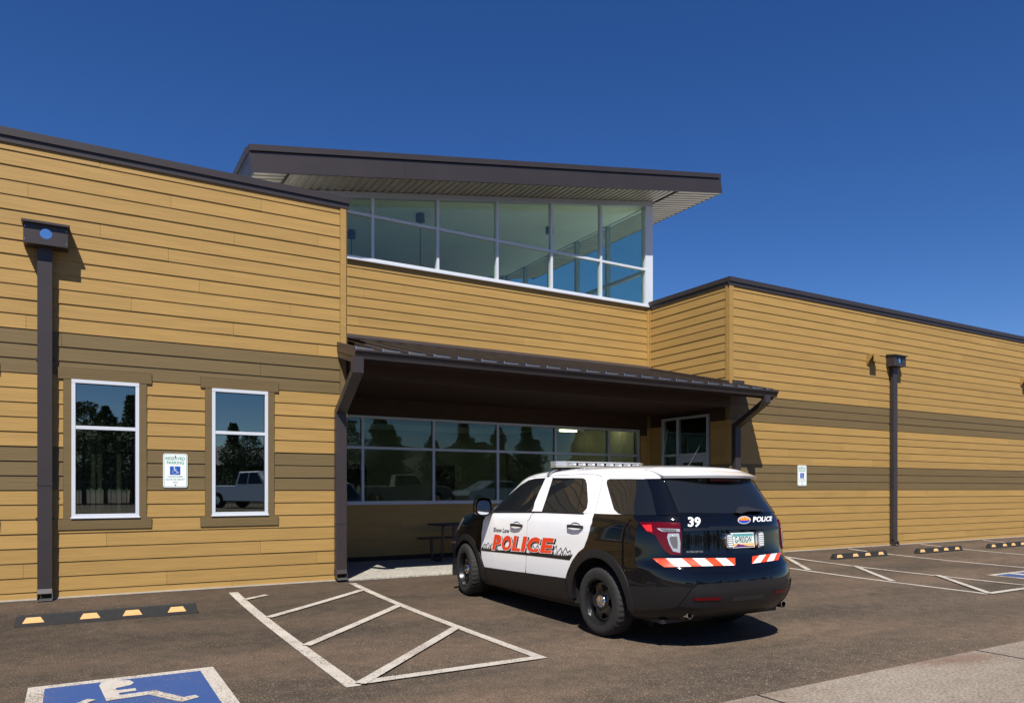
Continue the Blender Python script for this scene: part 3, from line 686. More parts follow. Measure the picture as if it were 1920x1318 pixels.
# canopy downspouts
def spout_mouth(par, x, y, z, w_=.158, d=.1):
    # a kicked-out open shoe at the foot
    m = MB(); t = .006; y0 = y-d/2
    o = [(x-w_/2, y0), (x+w_/2, y0)]
    for (ax, bx) in ((x-w_/2-.004, x-w_/2-.004+t), (x+w_/2+.004-t, x+w_/2+.004)):
        m.hexa([(ax, y0-.07, z+.0), (bx, y0-.07, z+.0), (bx, y+d/2, z+.05), (ax, y+d/2, z+.05), (ax, y0-.03, z+.085), (bx, y0-.03, z+.085), (bx, y+d/2, z+.14), (ax, y+d/2, z+.14)])
    m.hexa([(x-w_/2, y0-.03, z+.08), (x+w_/2, y0-.03, z+.08), (x+w_/2, y0+.0, z+.12), (x-w_/2, y0+.0, z+.12), (x-w_/2, y0-.03, z+.086), (x+w_/2, y0-.03, z+.086), (x+w_/2, y0-.002, z+.14), (x-w_/2, y0-.002, z+.14)])
    s = m.build('shoe', 'bronze_metal', par)
    m = MB(); m.hexa([(x-w_/2, y0-.07, z), (x+w_/2, y0-.07, z), (x+w_/2, y+d/2, z+.03), (x-w_/2, y+d/2, z+.03), (x-w_/2, y0-.07, z+.006), (x+w_/2, y0-.07, z+.006), (x+w_/2, y+d/2, z+.036), (x-w_/2, y+d/2, z+.036)]); m.build('shoe_lip', 'galvanised', par)
    m = MB(); m.box(x-w_/2+.002, x+w_/2-.002, y+d/2-.02, y+d/2-.015, z+.036, z+.15); m.build('shoe_inside', 'sheathing', par)
def spout(x, pts, lab, zb=.03):
    m = MB(); m.rtube(pts, .158, .10); o = m.build('downspout', 'bronze_metal', bld); o['label'] = lab
    m = MB(); m.box(x-.083, x+.083, pts[-1][1]-.054, pts[-1][1]+.045, .86, .885); m.build('sleeve_band', 'bronze_metal', o)
    spout_mouth(o, x, pts[-1][1], zb); return o
spout(3.475, [(3.475, KY-.055, gz-.10), (3.475, KY-.055, gz-.30), (3.475, -.085, 2.55), (3.475, -.085, .14)], 'downspout at the left end of the entrance canopy')
spout(11.95, [(11.95, KY-.055, gz-.10), (11.95, KY-.055, gz-.22), (11.95, -.085, 2.70), (11.95, -.085, .14)], 'downspout at the right end of the entrance canopy')
def scupper_spout(x, lab):
    m = MB(); m.box(x-.079, x+.079, -.125, -.022, .14, 4.40); o = m.build('downspout', 'bronze_metal', bld); o['label'] = lab
    m = MB(); m.box(x-.084, x+.084, -.130, -.02, 1.43, 1.455); m.build('sleeve_band', 'bronze_metal', o)
    for z in (3.0, 1.0): m = MB(); m.box(x-.10, x+.10, -.02, -.017, z, z+.03); m.build('strap', 'bronze_metal', o)
    # conductor head with a round overflow hole in its front
    xc, z0, z1, w2, y0, y1 = x+.015, 4.40, 4.655, .235, -.235, -.022
    m = MB(); cz_ = 4.54; r = .066; n = 28; vs = []; fs = []
    for k in range(n):
        a = 2*math.pi*k/n; c, s = math.cos(a), math.sin(a)
        t = min(w2/abs(c) if abs(c) > 1e-6 else 9, ((z1-cz_) if s > 0 else (cz_-z0))/abs(s) if abs(s) > 1e-6 else 9)
        vs += [(xc+r*c, y0, cz_+r*s), (xc+t*c, y0, cz_+t*s)]
    for k in range(n): fs.append((2*k, 2*k+1, 2*((k+1) % n)+1, 2*((k+1) % n)))
    k = len(vs)
    vs += [(xc-w2, y0, z0), (xc+w2, y0, z0), (xc+w2, y0, z1), (xc-w2, y0, z1), (xc-w2, y1, z0), (xc+w2, y1, z0), (xc+w2, y1, z1), (xc-w2, y1, z1)]
    fs += [(k, k+4, k+7, k+3), (k+1, k+2, k+6, k+5), (k, k+1, k+5, k+4), (k+3, k+7, k+6, k+2)]
    for cxn, (sx, sz) in enumerate(((1, 1), (-1, 1), (-1, -1), (1, -1))):   # fill the four corners
        zc = z1 if sz > 0 else z0; aa = math.atan2(zc-cz_, sx*w2) % (2*math.pi); i = int(aa/(2*math.pi)*n)
        kk = len(vs); vs.append((xc+sx*w2, y0, zc)); fs.append((2*i+1, kk, 2*((i+1) % n)+1))
    m.add(vs, fs); h = m.build('conductor_head', 'bronze_metal', o)
    m = MB(); m.hexa([(xc-w2-.02, y0-.045, z1-.01), (xc+w2+.02, y0-.045, z1-.01), (xc+w2+.02, y1, z1+.01), (xc-w2-.02, y1, z1+.01), (xc-w2-.02, y0-.045, z1+.018), (xc+w2+.02, y0-.045, z1+.018), (xc+w2+.02, y1, z1+.05), (xc-w2-.02, y1, z1+.05)]); m.build('head_cap', 'bronze_metal', h)
    m = MB(); m.box(xc-.1, xc+.1, -.222, -.215, 4.44, 4.63); m.build('overflow_liner', 'polished_steel', h)
    for sx in (-1, 1):
        for zz in (4.44, 4.60): m = MB(); m.lathe([(0, y0-.004), (.006, y0-.003), (.007, y0)], 8, 'z'); m.v = [(xc+sx*(w2-.015)+a, c, zz+b_) for a, b_, c in m.v]; m.build('rivet', 'galvanised', h)
    spout_mouth(o, x, -.075, -.0); return o
scupper_spout(-.309, 'tall downspout left of the windows with a box head')
scupper_spout(17.47, 'tall downspout on the right wing with a box head')
# shrouded wall lights on the right wing
for x in (16.60, 23.85):
    m = MB(); z0, z1 = 4.38, 4.63
    m.prism([(-.02, z1), (-.20, z1), (-.20, z1-.015), (-.035, z0+.02), (-.02, z0)], x-.13, x-.12, 'x'); m.prism([(-.02, z1), (-.20, z1), (-.20, z1-.015), (-.035, z0+.02), (-.02, z0)], x+.12, x+.13, 'x')
    m.box(x-.12, x+.12, -.20, -.02, z1-.012, z1-.001); m.hexa([(x-.12, -.2, z0+.06), (x+.12, -.2, z0+.06), (x+.12, -.19, z0+.06), (x-.12, -.19, z0+.06), (x-.12, -.2, z1-.012), (x+.12, -.2, z1-.012), (x+.12, -.19, z1-.012), (x-.12, -.19, z1-.012)])
    m.box(x-.12, x+.12, -.035, -.02, z0, z1-.012)
    o = m.build('wall_light', 'siding_tan', bld)
m = MB(); m.box(24.0, 24.2, -.12, -.02, .70, .84); m.build('hose_box', 'black_plastic', bld)
# caulked footing line
for a, b in ((-4.6, XL), (XR+.01, 27)): m = MB(); m.box(a, b, -.03, -.001, -.05, .013); m.build('footing', 'caulk', bld)

# ------------------------------------------------------------------ signs on the wall
def sign(x, z, lab):
    t = thing('parking_sign', lab, 'sign', (x, -.024, z), 0, 'reserved parking signs')
    def rr(w_, h_, r, y0, y1, name, mt, par):
        pts = [];
        for cx, cy, a0 in ((w_/2-r, h_/2-r, 0), (-w_/2+r, h_/2-r, 90), (-w_/2+r, -h_/2+r, 180), (w_/2-r, -h_/2+r, 270)):
            for k in range(5): a = R(a0+k*22.5); pts.append((cx+r*math.cos(a), cy+r*math.sin(a)))
        m = MB(); m.prism(pts, y0, y1, 'y'); return m.build(name, mt, par)
    rr(.305, .462, .03, -.004, 0, 'panel', 'sign_white', t)
    rr(.287, .444, .025, -.0045, -.004, 'border', 'sign_green', t); rr(.275, .432, .02, -.005, -.0045, 'face', 'sign_white', t)
    m = MB(); m.box(-.068, .062, -.0056, -.005, -.058, .058); m.build('blue_field', 'sign_blue', t)
    m = MB()
    for p in isa_shapes(): m.add([(-.057+a*.108, -.0062, -.052+b*.104) for a, b in p], [tuple(range(len(p)))])
    m.build('wheelchair_figure', 'sign_white', t, fix=False)
    for s, zc, w_, h_, bold in (('RESERVED', .165, .243, .042, .012), ('PARKING', .108, .215, .042, .012), ('HANDICAPPED', -.083, .19, .02, 0), ('PLATE OR PERMIT', -.121, .235, .02, 0), ('ONLY', -.158, .066, .02, 0)):
        v, f = text_mesh(s, bold); m = MB(); m.add([(-.0+(a-.5)*w_, -.0062, zc+(b-.5)*h_) for a, b in v], f); m.build('lettering', 'sign_green', t, fix=False)
    for zz in (.195, -.195): m = MB(); m.prism([(.008*math.cos(a*.7854), zz+.008*math.sin(a*.7854)) for a in range(8)], -.010, -.005, 'y'); m.build('bolt', 'inner_dark', t)
sign(1.195, 1.637, 'white and green reserved parking sign on the brown band between the two left windows')
sign(14.105, 1.69, 'distant reserved parking sign on the right wing between the canopy and the downspout')

# ------------------------------------------------------------------ wheel stops
def wheel_stop(x0, x1, yf, lab, first=None):
    """rubber parking block, front foot at yf"""
    L_ = x1-x0; h = .12
    if first: t = copy_tree(first)
    else:
        t = thing('wheel_stop', lab, 'wheel stop')
        m = MB(); e = .03
        m.add([(-.915, 0, 0), (.915, 0, 0), (.915, .13, 0), (-.915, .13, 0), (-.915+e, .035, h), (.915-e, .035, h), (.915-e, .09, h), (-.915+e, .09, h)], [(0, 3, 2, 1), (4, 5, 6, 7), (0, 1, 5, 4), (1, 2, 6, 5), (2, 3, 7, 6), (3, 0, 4, 7)])
        m.build('rubber_block', 'stop_rubber', t, bevel=.006)
        for c in (-.735, -.205, .215, .68):
            m = MB(); q = lambda f: (.035*f-.002, h*f+.001)
            a, b = q(.32), q(.80); m.add([(c-.10, a[0], a[1]), (c+.10, a[0], a[1]), (c+.065, b[0], b[1]), (c-.065, b[0], b[1]), (c-.10, a[0]+.004, a[1]), (c+.10, a[0]+.004, a[1]), (c+.065, b[0]+.004, b[1]), (c-.065, b[0]+.004, b[1])], [(0, 1, 2, 3), (4, 7, 6, 5), (0, 4, 5, 1), (1, 5, 6, 2), (2, 6, 7, 3), (3, 7, 4, 0)])
            m.build('yellow_reflector', 'yellow_reflector', t)
    t['label'] = lab; t['group'] = 'wheel stops'
    sl = math.atan((G(yf+.15)-G(yf))/.15)
    t.location = ((x0+x1)/2, yf, G(yf)-.003); t.rotation_euler = (sl, 0, 0); return t
ws = wheel_stop(-.559, 1.286, -1.60, 'large black rubber wheel stop with four yellow patches below the left window')
wheel_stop(13.54, 15.37, -1.27, 'black wheel stop nearest behind the police car on the right', ws)
wheel_stop(16.38, 18.25, -1.34, 'black wheel stop in front of the right wing downspout, second from the car', ws)
wheel_stop(19.40, 21.23, -1.36, 'black wheel stop cut by the right edge of the photo, third from the car', ws)

# ------------------------------------------------------------------ picnic table in the shade
t = thing('picnic_table', 'dark metal picnic table standing in the shade under the canopy', 'table', (6.5, 1.35, .012), R(4))
m = MB(); m.box(-.8, .8, -.36, .36, .70, .735); m.build('tabletop', 'table_metal', t, bevel=.008)
for s in (-1, 1):
    m = MB(); m.box(-.8, .8, s*.66-.13, s*.66+.13, .42, .45); m.build('bench', 'table_metal', t, bevel=.006)
for x in (-.55, .55):
    for s in (-1, 1):
        m = MB(); m.tube([(x, s*.2, .70), (x, s*.22, .2), (x, s*.28, .05), (x, s*.5, .03), (x, s*.62, .06), (x, s*.66, .42)], .028, 8); m.build('leg', 'table_metal', t, smooth=True)
# ------------------------------------------------------------------ the police SUV
# body surface: stacked horizontal outlines; q runs round the outline (-1 rear centre, 0..1 left side, 2 front centre), s climbs the rows
T=np.array([ # w F R W v1
[.25,3.60,-.84,.870,2.5],[.31,3.88,-1.00,.940,2.5],[.42,4.04,-1.145,.963,2.5],[.62,4.10,-1.200,.983,2.5],
[.76,4.10,-1.165,.985,2.5],[.86,4.08,-1.085,.980,2.5],[1.00,3.98,-1.06,.975,2.45],[1.14,3.80,-1.05,.960,2.3],
[1.22,3.42,-1.03,.940,1.9],[1.28,2.98,-1.00,.915,1.5],[1.45,2.66,-.89,.840,1.5],[1.60,2.40,-.79,.775,1.5],
[1.68,2.26,-.74,.735,1.5],[1.73,2.15,-.70,.685,1.4],[1.765,2.02,-.66,.585,1.3],[1.787,1.78,-.60,.400,1.2],[1.797,1.3,-.45,.002,1.0]])
V0=-.3;PE=3.0
def _pch():
    n=len(T);d=np.diff(T,axis=0);m=np.zeros_like(T)
    m[1:-1]=np.where(d[:-1]*d[1:]>0,2*d[:-1]*d[1:]/np.where(abs(d[:-1]+d[1:])<1e-9,1,(d[:-1]+d[1:])),0)
    m[0]=d[0];m[-1]=d[-1];return m
M=_pch()
def row(s):
    s=np.clip(s,0,len(T)-1.0001);i=s.astype(int);t=(s-i)[...,None]
    return (2*t**3-3*t**2+1)*T[i]+(t**3-2*t**2+t)*M[i]+(-2*t**3+3*t**2)*T[i+1]+(t**3-t**2)*M[i+1]
def surf(q,s,off=0.):
    q=np.asarray(q,float);s=np.asarray(s,float);q,s=np.broadcast_arrays(q,s)
    sg=np.where(q<-1,1.,-1.);q=np.where(q<-1,-2-q,q)
    r=row(s);w,F,R,W,v1=[r[...,k] for k in range(5)]
    W=W+off;R=R-off;F=F+off
    a=np.clip(-q,0,1)*np.pi/2;b=np.clip(q-1,0,1)*np.pi/2
    e=2/PE
    u=W*np.cos(a)**e*np.cos(b)**e
    v=np.where(q<0,V0-(V0-R)*np.sin(a)**e,np.where(q<1,V0+(v1-V0)*q,v1+(F-v1)*np.sin(b)**e))
    u=u*(1-.012*((v-1.0)/1.5)**2)
    k=np.clip((w-1.25)/.5,0,1.1)
    w=w+off*np.clip((s-11)/3,0,1)+k*(-.045*np.clip((.4-v)/1.1,0,2)**2*.9-.03*np.clip((v-.4)/1.4,0,2)**2)
    return np.stack([sg*u,v,w],-1)
# panel outlines on that surface
PANEL={
'door_front':[(1.104,7.95),(1.047,7.25),(1.019,6.54),(1.010,6.04),(1.004,5.08),(1.004,3.65),(1.003,2.96),(0.993,2.43),(0.897,2.45),(0.806,2.48),(0.709,2.51),(0.618,2.55),(0.611,3.10),(0.607,3.87),(0.607,4.82),(0.610,5.56),(0.636,6.65),(0.692,7.54),(0.821,8.47),(0.893,8.36),(0.965,8.26),(1.008,8.15),(1.044,8.05)],
'door_rear':[(0.814,8.48),(0.686,7.55),(0.631,6.65),(0.605,5.57),(0.601,4.83),(0.601,3.88),(0.605,3.11),(0.611,2.55),(0.539,2.57),(0.470,2.59),(0.390,2.62),(0.313,2.64),(0.298,3.01),(0.262,3.99),(0.225,4.95),(0.192,5.36),(0.175,6.04),(0.169,6.62),(0.175,7.42),(0.243,8.92),(0.334,8.87),(0.428,8.82),(0.523,8.76),(0.598,8.70),(0.672,8.64),(0.744,8.56)],
'glass_front':[(1.159,8.40),(1.498,9.11),(1.395,9.82),(1.292,10.42),(1.203,11.13),(1.103,11.79),(1.024,12.01),(0.912,11.98),(0.917,10.91),(0.927,10.31),(0.932,9.60),(0.905,8.74),(1.006,8.67),(1.029,8.60),(1.082,8.51)],
'glass_rear':[(0.792,8.83),(0.804,9.49),(0.807,9.95),(0.812,10.66),(0.821,11.90),(0.729,11.81),(0.642,11.74),(0.558,11.69),(0.476,11.64),(0.446,11.44),(0.413,10.88),(0.378,10.26),(0.342,9.72),(0.329,9.34),(0.352,9.02),(0.398,8.96),(0.493,8.93),(0.590,8.90),(0.690,8.87)],
'glass_quarter':[(0.221,10.98),(0.228,11.31),(0.207,11.48),(0.119,11.50),(0.035,11.54),(-0.039,11.57),(-0.165,11.62),(-0.217,10.84),(-0.258,10.35),(-0.295,9.71),(-0.326,9.06),(-0.239,9.03),(-0.153,8.98),(-0.073,8.99),(-0.011,9.00),(0.023,9.10),(0.073,9.37),(0.122,9.82),(0.171,10.35)],
'pillar':[(-0.177,11.62),(-0.294,11.68),(-0.406,11.73),(-0.463,10.52),(-0.500,9.90),(-0.532,9.36),(-0.548,9.09),(-0.443,9.07),(-0.334,9.05),(-0.305,9.61),(-0.271,10.12),(-0.231,10.70)],
'tail_lamp':[(-0.159,7.89),(-0.259,7.94),(-0.357,7.99),(-0.459,7.96),(-0.557,7.93),(-0.567,6.76),(-0.570,6.08),(-0.565,5.39),(-0.472,5.38),(-0.425,5.62),(-0.387,5.99),(-0.351,6.39),(-0.328,6.63),(-0.238,6.83)],
'lamp_red':[(-0.195,7.52),(-0.285,7.63),(-0.300,6.85),(-0.247,6.92)],
'lamp_strip':[(-0.340,7.21),(-0.412,7.19),(-0.483,7.18),(-0.552,7.15),(-0.557,6.90),(-0.483,6.90),(-0.408,6.89),(-0.367,7.00)],
'lamp_clear':[(-0.449,6.76),(-0.548,6.78),(-0.562,6.15),(-0.555,5.52),(-0.494,5.62),(-0.462,6.07),(-0.441,6.51)],
'hatch_glass':[(-0.437,11.74),(-0.473,10.90),(-0.499,10.39),(-0.527,9.79),(-0.551,9.26),(-0.627,9.25),(-0.701,9.25),(-0.772,9.24),(-0.839,9.22),(-0.900,9.21),(-0.953,9.19),(-0.993,9.19),(-1.014,9.19),(-1.062,9.19),(-1.136,9.19),(-1.244,9.18),(-1.506,9.14),(-1.548,9.69),(-1.538,10.32),(-1.443,10.91),(-1.367,11.92),(-1.199,12.00),(-1.094,12.07),(-1.025,12.14),(-0.995,12.20),(-0.944,12.27),(-0.864,12.16),(-0.768,12.06),(-0.664,11.95),(-0.554,11.85)],
'hatch_panel':[(-0.561,9.11),(-0.579,6.76),(-0.583,6.05),(-0.579,5.34),(-0.552,4.43),(-0.561,4.24),(-0.614,3.85),(-0.701,3.85),(-0.785,3.84),(-0.864,3.81),(-0.934,3.77),(-0.995,3.82),(-1.038,3.88),(-1.142,3.92),(-1.248,4.52),(-1.328,5.58),(-1.355,6.50),(-1.370,7.88),(-1.442,8.95),(-1.174,9.02),(-1.057,9.04),(-2.073,8.33),(-0.949,9.06),(-0.868,9.08),(-0.773,9.10),(-0.670,9.11)],
'trim_bar':[(-0.586,7.22),(-0.656,7.23),(-0.724,7.23),(-0.789,7.23),(-0.825,7.39),(-0.887,7.37),(-0.942,7.35),(-0.985,7.32),(-1.005,7.30),(-1.042,7.27),(-1.103,7.24),(-1.191,7.20),(-1.336,7.14),(-1.337,6.82),(-1.192,6.87),(-1.105,6.89),(-1.044,6.92),(-1.006,6.93),(-0.986,6.95),(-0.945,6.97),(-0.892,6.98),(-0.831,6.99),(-0.753,6.98),(-0.671,6.95),(-0.586,6.93)],
'reflector_left':[(-0.605,2.48),(-0.680,2.49),(-0.754,2.49),(-0.826,2.49),(-0.814,2.36),(-0.750,2.37),(-0.684,2.37),(-0.617,2.37)],
'reflector_right':[(-1.122,2.55),(-1.266,2.50),(-1.268,2.39),(-1.124,2.42)],
'insert':[(-0.590,2.91),(-0.644,3.12),(-0.711,3.15),(-0.776,3.17),(-0.838,3.19),(-0.897,3.20),(-0.946,3.20),(-0.984,3.21),(-1.003,3.21),(-1.034,3.21),(-1.086,3.21),(-1.161,3.19),(-1.278,3.15),(-1.305,2.87),(-1.345,2.51),(-1.315,2.16),(-1.201,1.74),(-1.099,1.78),(-1.035,1.78),(-1.001,1.78),(-0.975,1.81),(-0.927,1.83),(-0.869,1.84),(-0.805,1.84),(-0.739,1.82),(-0.657,1.92),(-0.576,1.99),(-0.496,2.04),(-0.525,2.36),(-0.556,2.63)],
'recess':[(-0.908,2.45),(-0.956,2.46),(-0.992,2.46),(-1.010,2.47),(-1.050,2.47),(-1.047,2.22),(-1.008,2.23),(-0.991,2.24),(-0.955,2.24),(-0.906,2.25)],
'side_cladding':[(-0.036,2.77),(-0.096,2.82),(-0.165,2.86),(-0.237,2.90),(-0.309,2.92),(-0.378,2.94),(-0.446,2.94),(-0.514,2.94),(-0.581,2.92),(-0.547,2.64),(-0.516,2.37),(-0.486,2.04),(-0.418,1.90),(-0.351,1.73),(-0.280,1.66),(-0.208,1.58),(-0.136,1.46),(-0.066,1.31),(-0.052,1.99),(-0.044,2.41)],
'rocker':[(0.994,2.38),(0.909,2.41),(0.828,2.44),(0.751,2.47),(0.677,2.49),(0.606,2.52),(0.543,2.54),(0.483,2.56),(0.424,2.57),(0.368,2.59),(0.314,2.61),(0.316,2.00),(0.307,1.14),(0.364,1.11),(0.424,1.08),(0.486,1.05),(0.551,1.01),(0.618,0.97),(0.692,0.92),(0.770,0.87),(0.852,0.81),(0.938,0.74),(0.977,1.70)],
'band':[(1.003,3.82),(0.939,3.88),(0.865,3.93),(0.795,3.99),(0.727,4.04),(0.650,4.08),(0.577,4.12),(0.507,4.16),(0.442,4.21),(0.380,4.25),(0.320,4.29),(0.259,4.59),(0.279,3.96),(0.339,3.95),(0.401,3.93),(0.466,3.91),(0.527,3.88),(0.591,3.86),(0.658,3.82),(0.727,3.79),(0.795,3.75),(0.866,3.71),(0.939,3.67),(1.003,3.63)],
'wiper':[(-0.994,9.26),(-1.010,9.58),(-1.041,9.62),(-1.100,9.51),(-1.181,9.39),(-1.172,9.33),(-1.091,9.34),(-1.034,9.35),(-1.002,9.22)],
'chevron_left_0':[(-0.303,5.09),(-0.423,5.14),(-0.501,4.42),(-0.385,4.35)],
'chevron_left_1':[(-0.423,5.14),(-0.496,5.15),(-0.567,5.16),(-0.620,4.46),(-0.501,4.42)],
'chevron_left_2':[(-0.567,5.16),(-0.656,5.16),(-0.709,4.47),(-0.620,4.46)],
'chevron_left_3':[(-0.656,5.16),(-0.757,5.14),(-0.800,4.46),(-0.709,4.47)],
'chevron_left_4':[(-0.757,5.14),(-0.840,5.12),(-0.873,4.44),(-0.800,4.46)],
'chevron_left_5':[(-0.840,5.12),(-0.914,5.08),(-0.942,4.41),(-0.873,4.44)],
'chevron_left_6':[(-0.914,5.08),(-0.967,5.04),(-0.947,4.41),(-0.942,4.41)],
'chevron_right_0':[(-1.024,5.08),(-1.065,5.12),(-1.009,4.45),(-1.007,4.44)],
'chevron_right_1':[(-1.065,5.12),(-1.122,5.15),(-1.051,4.50),(-1.009,4.45)],
'chevron_right_2':[(-1.122,5.15),(-1.176,5.16),(-1.099,4.53),(-1.051,4.50)],
'chevron_right_3':[(-1.176,5.16),(-1.263,5.17),(-1.167,4.56),(-1.099,4.53)],
'chevron_right_4':[(-1.263,5.17),(-1.346,5.16),(-1.235,4.57),(-1.167,4.56)],
}
QUAD={
'police':[(0.908,3.88),(0.390,4.45),(0.393,5.84),(0.908,5.64)],
'town':[(0.914,5.88),(0.763,5.90),(0.773,6.29),(0.925,6.26)],
'number':[(-0.620,7.38),(-0.727,7.34),(-0.743,8.82),(-0.627,8.87)],
'rear_police':[(-1.051,7.79),(-1.255,7.82),(-1.298,8.65),(-1.065,8.70)],
'emblem':[(-0.991,7.61),(-1.032,7.58),(-1.049,8.81),(-0.998,8.82)],
'badge':[(-0.607,5.52),(-0.747,5.52),(-0.749,5.64),(-0.608,5.64)],
'plate':[(-0.958,5.72),(-1.037,5.71),(-1.039,6.73),(-0.954,6.72)],
'strobe_left':[(-0.908,5.75),(-0.951,5.72),(-0.949,6.69),(-0.901,6.71)],
'strobe_right':[(-1.045,5.70),(-1.091,5.77),(-1.094,6.75),(-1.047,6.73)],
'handle_front':[(0.764,6.34),(0.663,6.43),(0.686,6.86),(0.788,6.77)],
'handle_rear':[(0.316,6.57),(0.208,6.67),(0.225,7.25),(0.335,7.13)],
'exhaust':[(-0.648,1.56),(-0.733,1.53),(-0.709,1.84),(-0.627,1.85)],
}
CO = Vector((5.67, -4.867, G(-4.867)))
car = thing('police_car', 'black and white police SUV with orange lettering, parked nose in at the entrance', 'police car', CO)
def pt(q, s, off=0.): p = surf(np.array([q]), np.array([s], float), off)[0]; return (float(p[0]), float(p[1]), float(p[2]))
def mir(poly): return [(-2-q, s) for q, s in poly]
def patch(name, poly, m, parent=None, off=.004, skirt=.006, fn=None, dq=.05, ds=.38, flip=False):
    """a panel cut to an outline and laid on the body, with its edges turned in"""
    K = 7.; P = [Vector((q*K, s)) for q, s in poly]; n = len(P)
    ar = sum(P[i-1].x*P[i].y-P[i].x*P[i-1].y for i in range(n))
    if ar < 0: P = P[::-1]
    bd = []
    for i in range(n):
        a, c = P[i], P[(i+1) % n]; k = max(1, int(max(abs(a.x-c.x)/(dq*K), abs(a.y-c.y)/ds)))
        bd += [a+(c-a)*j/k for j in range(k)]
    x0 = min(p.x for p in bd); x1 = max(p.x for p in bd); y0 = min(p.y for p in bd); y1 = max(p.y for p in bd)
    A = np.array([(p.x, p.y) for p in bd]); Bn = np.roll(A, 1, 0)
    def ok(x, y):
        c = (A[:, 1] > y) != (Bn[:, 1] > y)
        with np.errstate(all='ignore'): h = x < (Bn[:, 0]-A[:, 0])*(y-A[:, 1])/(Bn[:, 1]-A[:, 1])+A[:, 0]
        return (c & h).sum() % 2 == 1 and (((A-[x, y])**2).sum(1).min() > (.3*ds)**2)
    inn = [Vector((x, y)) for x in np.arange(x0+.13, x1, dq*K) for y in np.arange(y0+.13, y1, ds) if ok(x, y)]
    V, _, F_, *_ = delaunay_2d_cdt(bd+inn, [], [list(range(len(bd)))], 1, 1e-6)
    f = fn or (lambda q, s, o: pt(q, s, o))
    vs = [f(v.x/K, v.y, off) for v in V]; mb = MB(); mb.add(vs, [tuple(t) for t in F_])
    if skirt:
        o1 = [f(v.x/K, v.y, off) for v in bd]; o2 = [f(v.x/K, v.y, off-skirt) for v in bd]; k = len(bd)
        mb.add(o1+o2, [(i, (i+1) % k, (i+1) % k+k, i+k) for i in range(k)])
    o = mb.build(name, m, parent or car, fix=False)
    # orient outward
    me = o.data; bm = bmesh.new(); bm.from_mesh(me); bmesh.ops.recalc_face_normals(bm, faces=bm.faces)
    fa = max(bm.faces, key=lambda g: g.calc_area()); c = fa.calc_center_median()
    if fa.normal.dot(Vector((c.x, c.y-.9, (c.z-.9)*1.5))) < 0: bmesh.ops.reverse_faces(bm, faces=bm.faces)
    bm.to_mesh(me); bm.free()
    me.polygons.foreach_set('use_smooth', [True]*len(me.polygons)); me.set_sharp_from_angle(angle=R(50))
    return o
def side_qs(v, wz):
    """(q, s) of the left side point at length v and height wz"""
    lo, hi = 0., 12.8
    for _ in range(40):
        s = (lo+hi)/2; r = row(np.array([s]))[0]
        q = (v-V0)/(r[4]-V0) if V0 <= v <= r[4] else (-(2/math.pi)*math.asin(min(1, max(0, (V0-v)/(V0-r[2])))**(PE/2)) if v < V0 else 1+(2/math.pi)*math.asin(min(1, (v-r[4])/(r[1]-r[4]))**(PE/2)))
        if pt(q, s)[2] < wz: lo = s
        else: hi = s
    return q, s
WV = [0., 3.056]; WR = .3635
# shell with wheel openings
qn = np.concatenate([np.linspace(-3, -2, 34), np.linspace(-2, -1, 34)[1:], np.linspace(-1, 0, 34)[1:], np.linspace(0, 1, 100)[1:], np.linspace(1, 2, 40)[1:]])
qn = np.concatenate([np.linspace(-1, 0, 44), np.linspace(0, 1, 110)[1:], np.linspace(1, 2, 46)[1:]])
sn = np.concatenate([np.linspace(0, 8, 70), np.linspace(8, 15.999, 44)[1:]])
Qg, Sg = np.meshgrid(qn, sn)
def shell(cond, name, m, parent, off=0.):
    vs = []; fs = []
    for sg in (1, -1):
        P = surf(Qg, Sg, off).copy(); P[..., 0] *= sg; k0 = len(vs); nq = len(qn); vs += [tuple(map(float, p)) for p in P.reshape(-1, 3)]
        for j in range(len(sn)-1):
            for i in range(nq-1):
                c = (P[j, i]+P[j+1, i+1])/2; qq = (qn[i]+qn[i+1])/2; ss_ = (sn[j]+sn[j+1])/2
                if not cond(qq, ss_, c): continue
                a = (k0+j*nq+i, k0+j*nq+i+1, k0+(j+1)*nq+i+1, k0+(j+1)*nq+i)
                fs.append(a if sg > 0 else a[::-1])
    mb = MB(); mb.v = vs; mb.f = fs; o = mb.build(name, m, parent, fix=False)
    bm = bmesh.new(); bm.from_mesh(o.data); bmesh.ops.remove_doubles(bm, verts=bm.verts, dist=.0008); bmesh.ops.recalc_face_normals(bm, faces=bm.faces)
    bmesh.ops.delete(bm, geom=[v for v in bm.verts if not v.link_faces], context='VERTS'); bm.to_mesh(o.data); bm.free()
    o.data.polygons.foreach_set('use_smooth', [True]*len(o.data.polygons)); return o
def notarch(c): return not (abs(c[0]) > .62 and any((c[1]-v)**2+(c[2]-WR)**2 < .47**2 for v in WV))
body = shell(lambda q, s, c: notarch(c), 'body', 'car_black', car)
lowc = shell(lambda q, s, c: notarch(c) and s < 2.7, 'lower_cladding', 'cladding_grey', car, off=.003)
m = MB(); m.box(-.80, .80, -.8, 3.5, .24, .28); m.box(-.6, .6, .5, 2.6, .16, .21); m.build('underbody', 'black_plastic', car)
for v in WV:
    for sg in (-1, 1):
        m = MB(); m.lathe([(.475, sg*.93), (.475, sg*.60), (.0, sg*.60)], 36); m.f = [f for f in m.f if sum(m.v[i][2] for i in f)/4 > -.12]; m.v = [(x, y+v, z+WR) for x, y, z in m.v]; m.build('wheel_well', 'black_plastic', car, fix=False)
# white upper body and doors, both sides
def both(name, poly, m, **k):
    patch(name, poly, m, **k); patch(name, mir(poly), m, **k)
for P_, nm in ((PANEL['door_front'], 'front_door'), (PANEL['door_rear'], 'rear_door')): both(nm, P_, 'car_white', off=.005, skirt=.007)
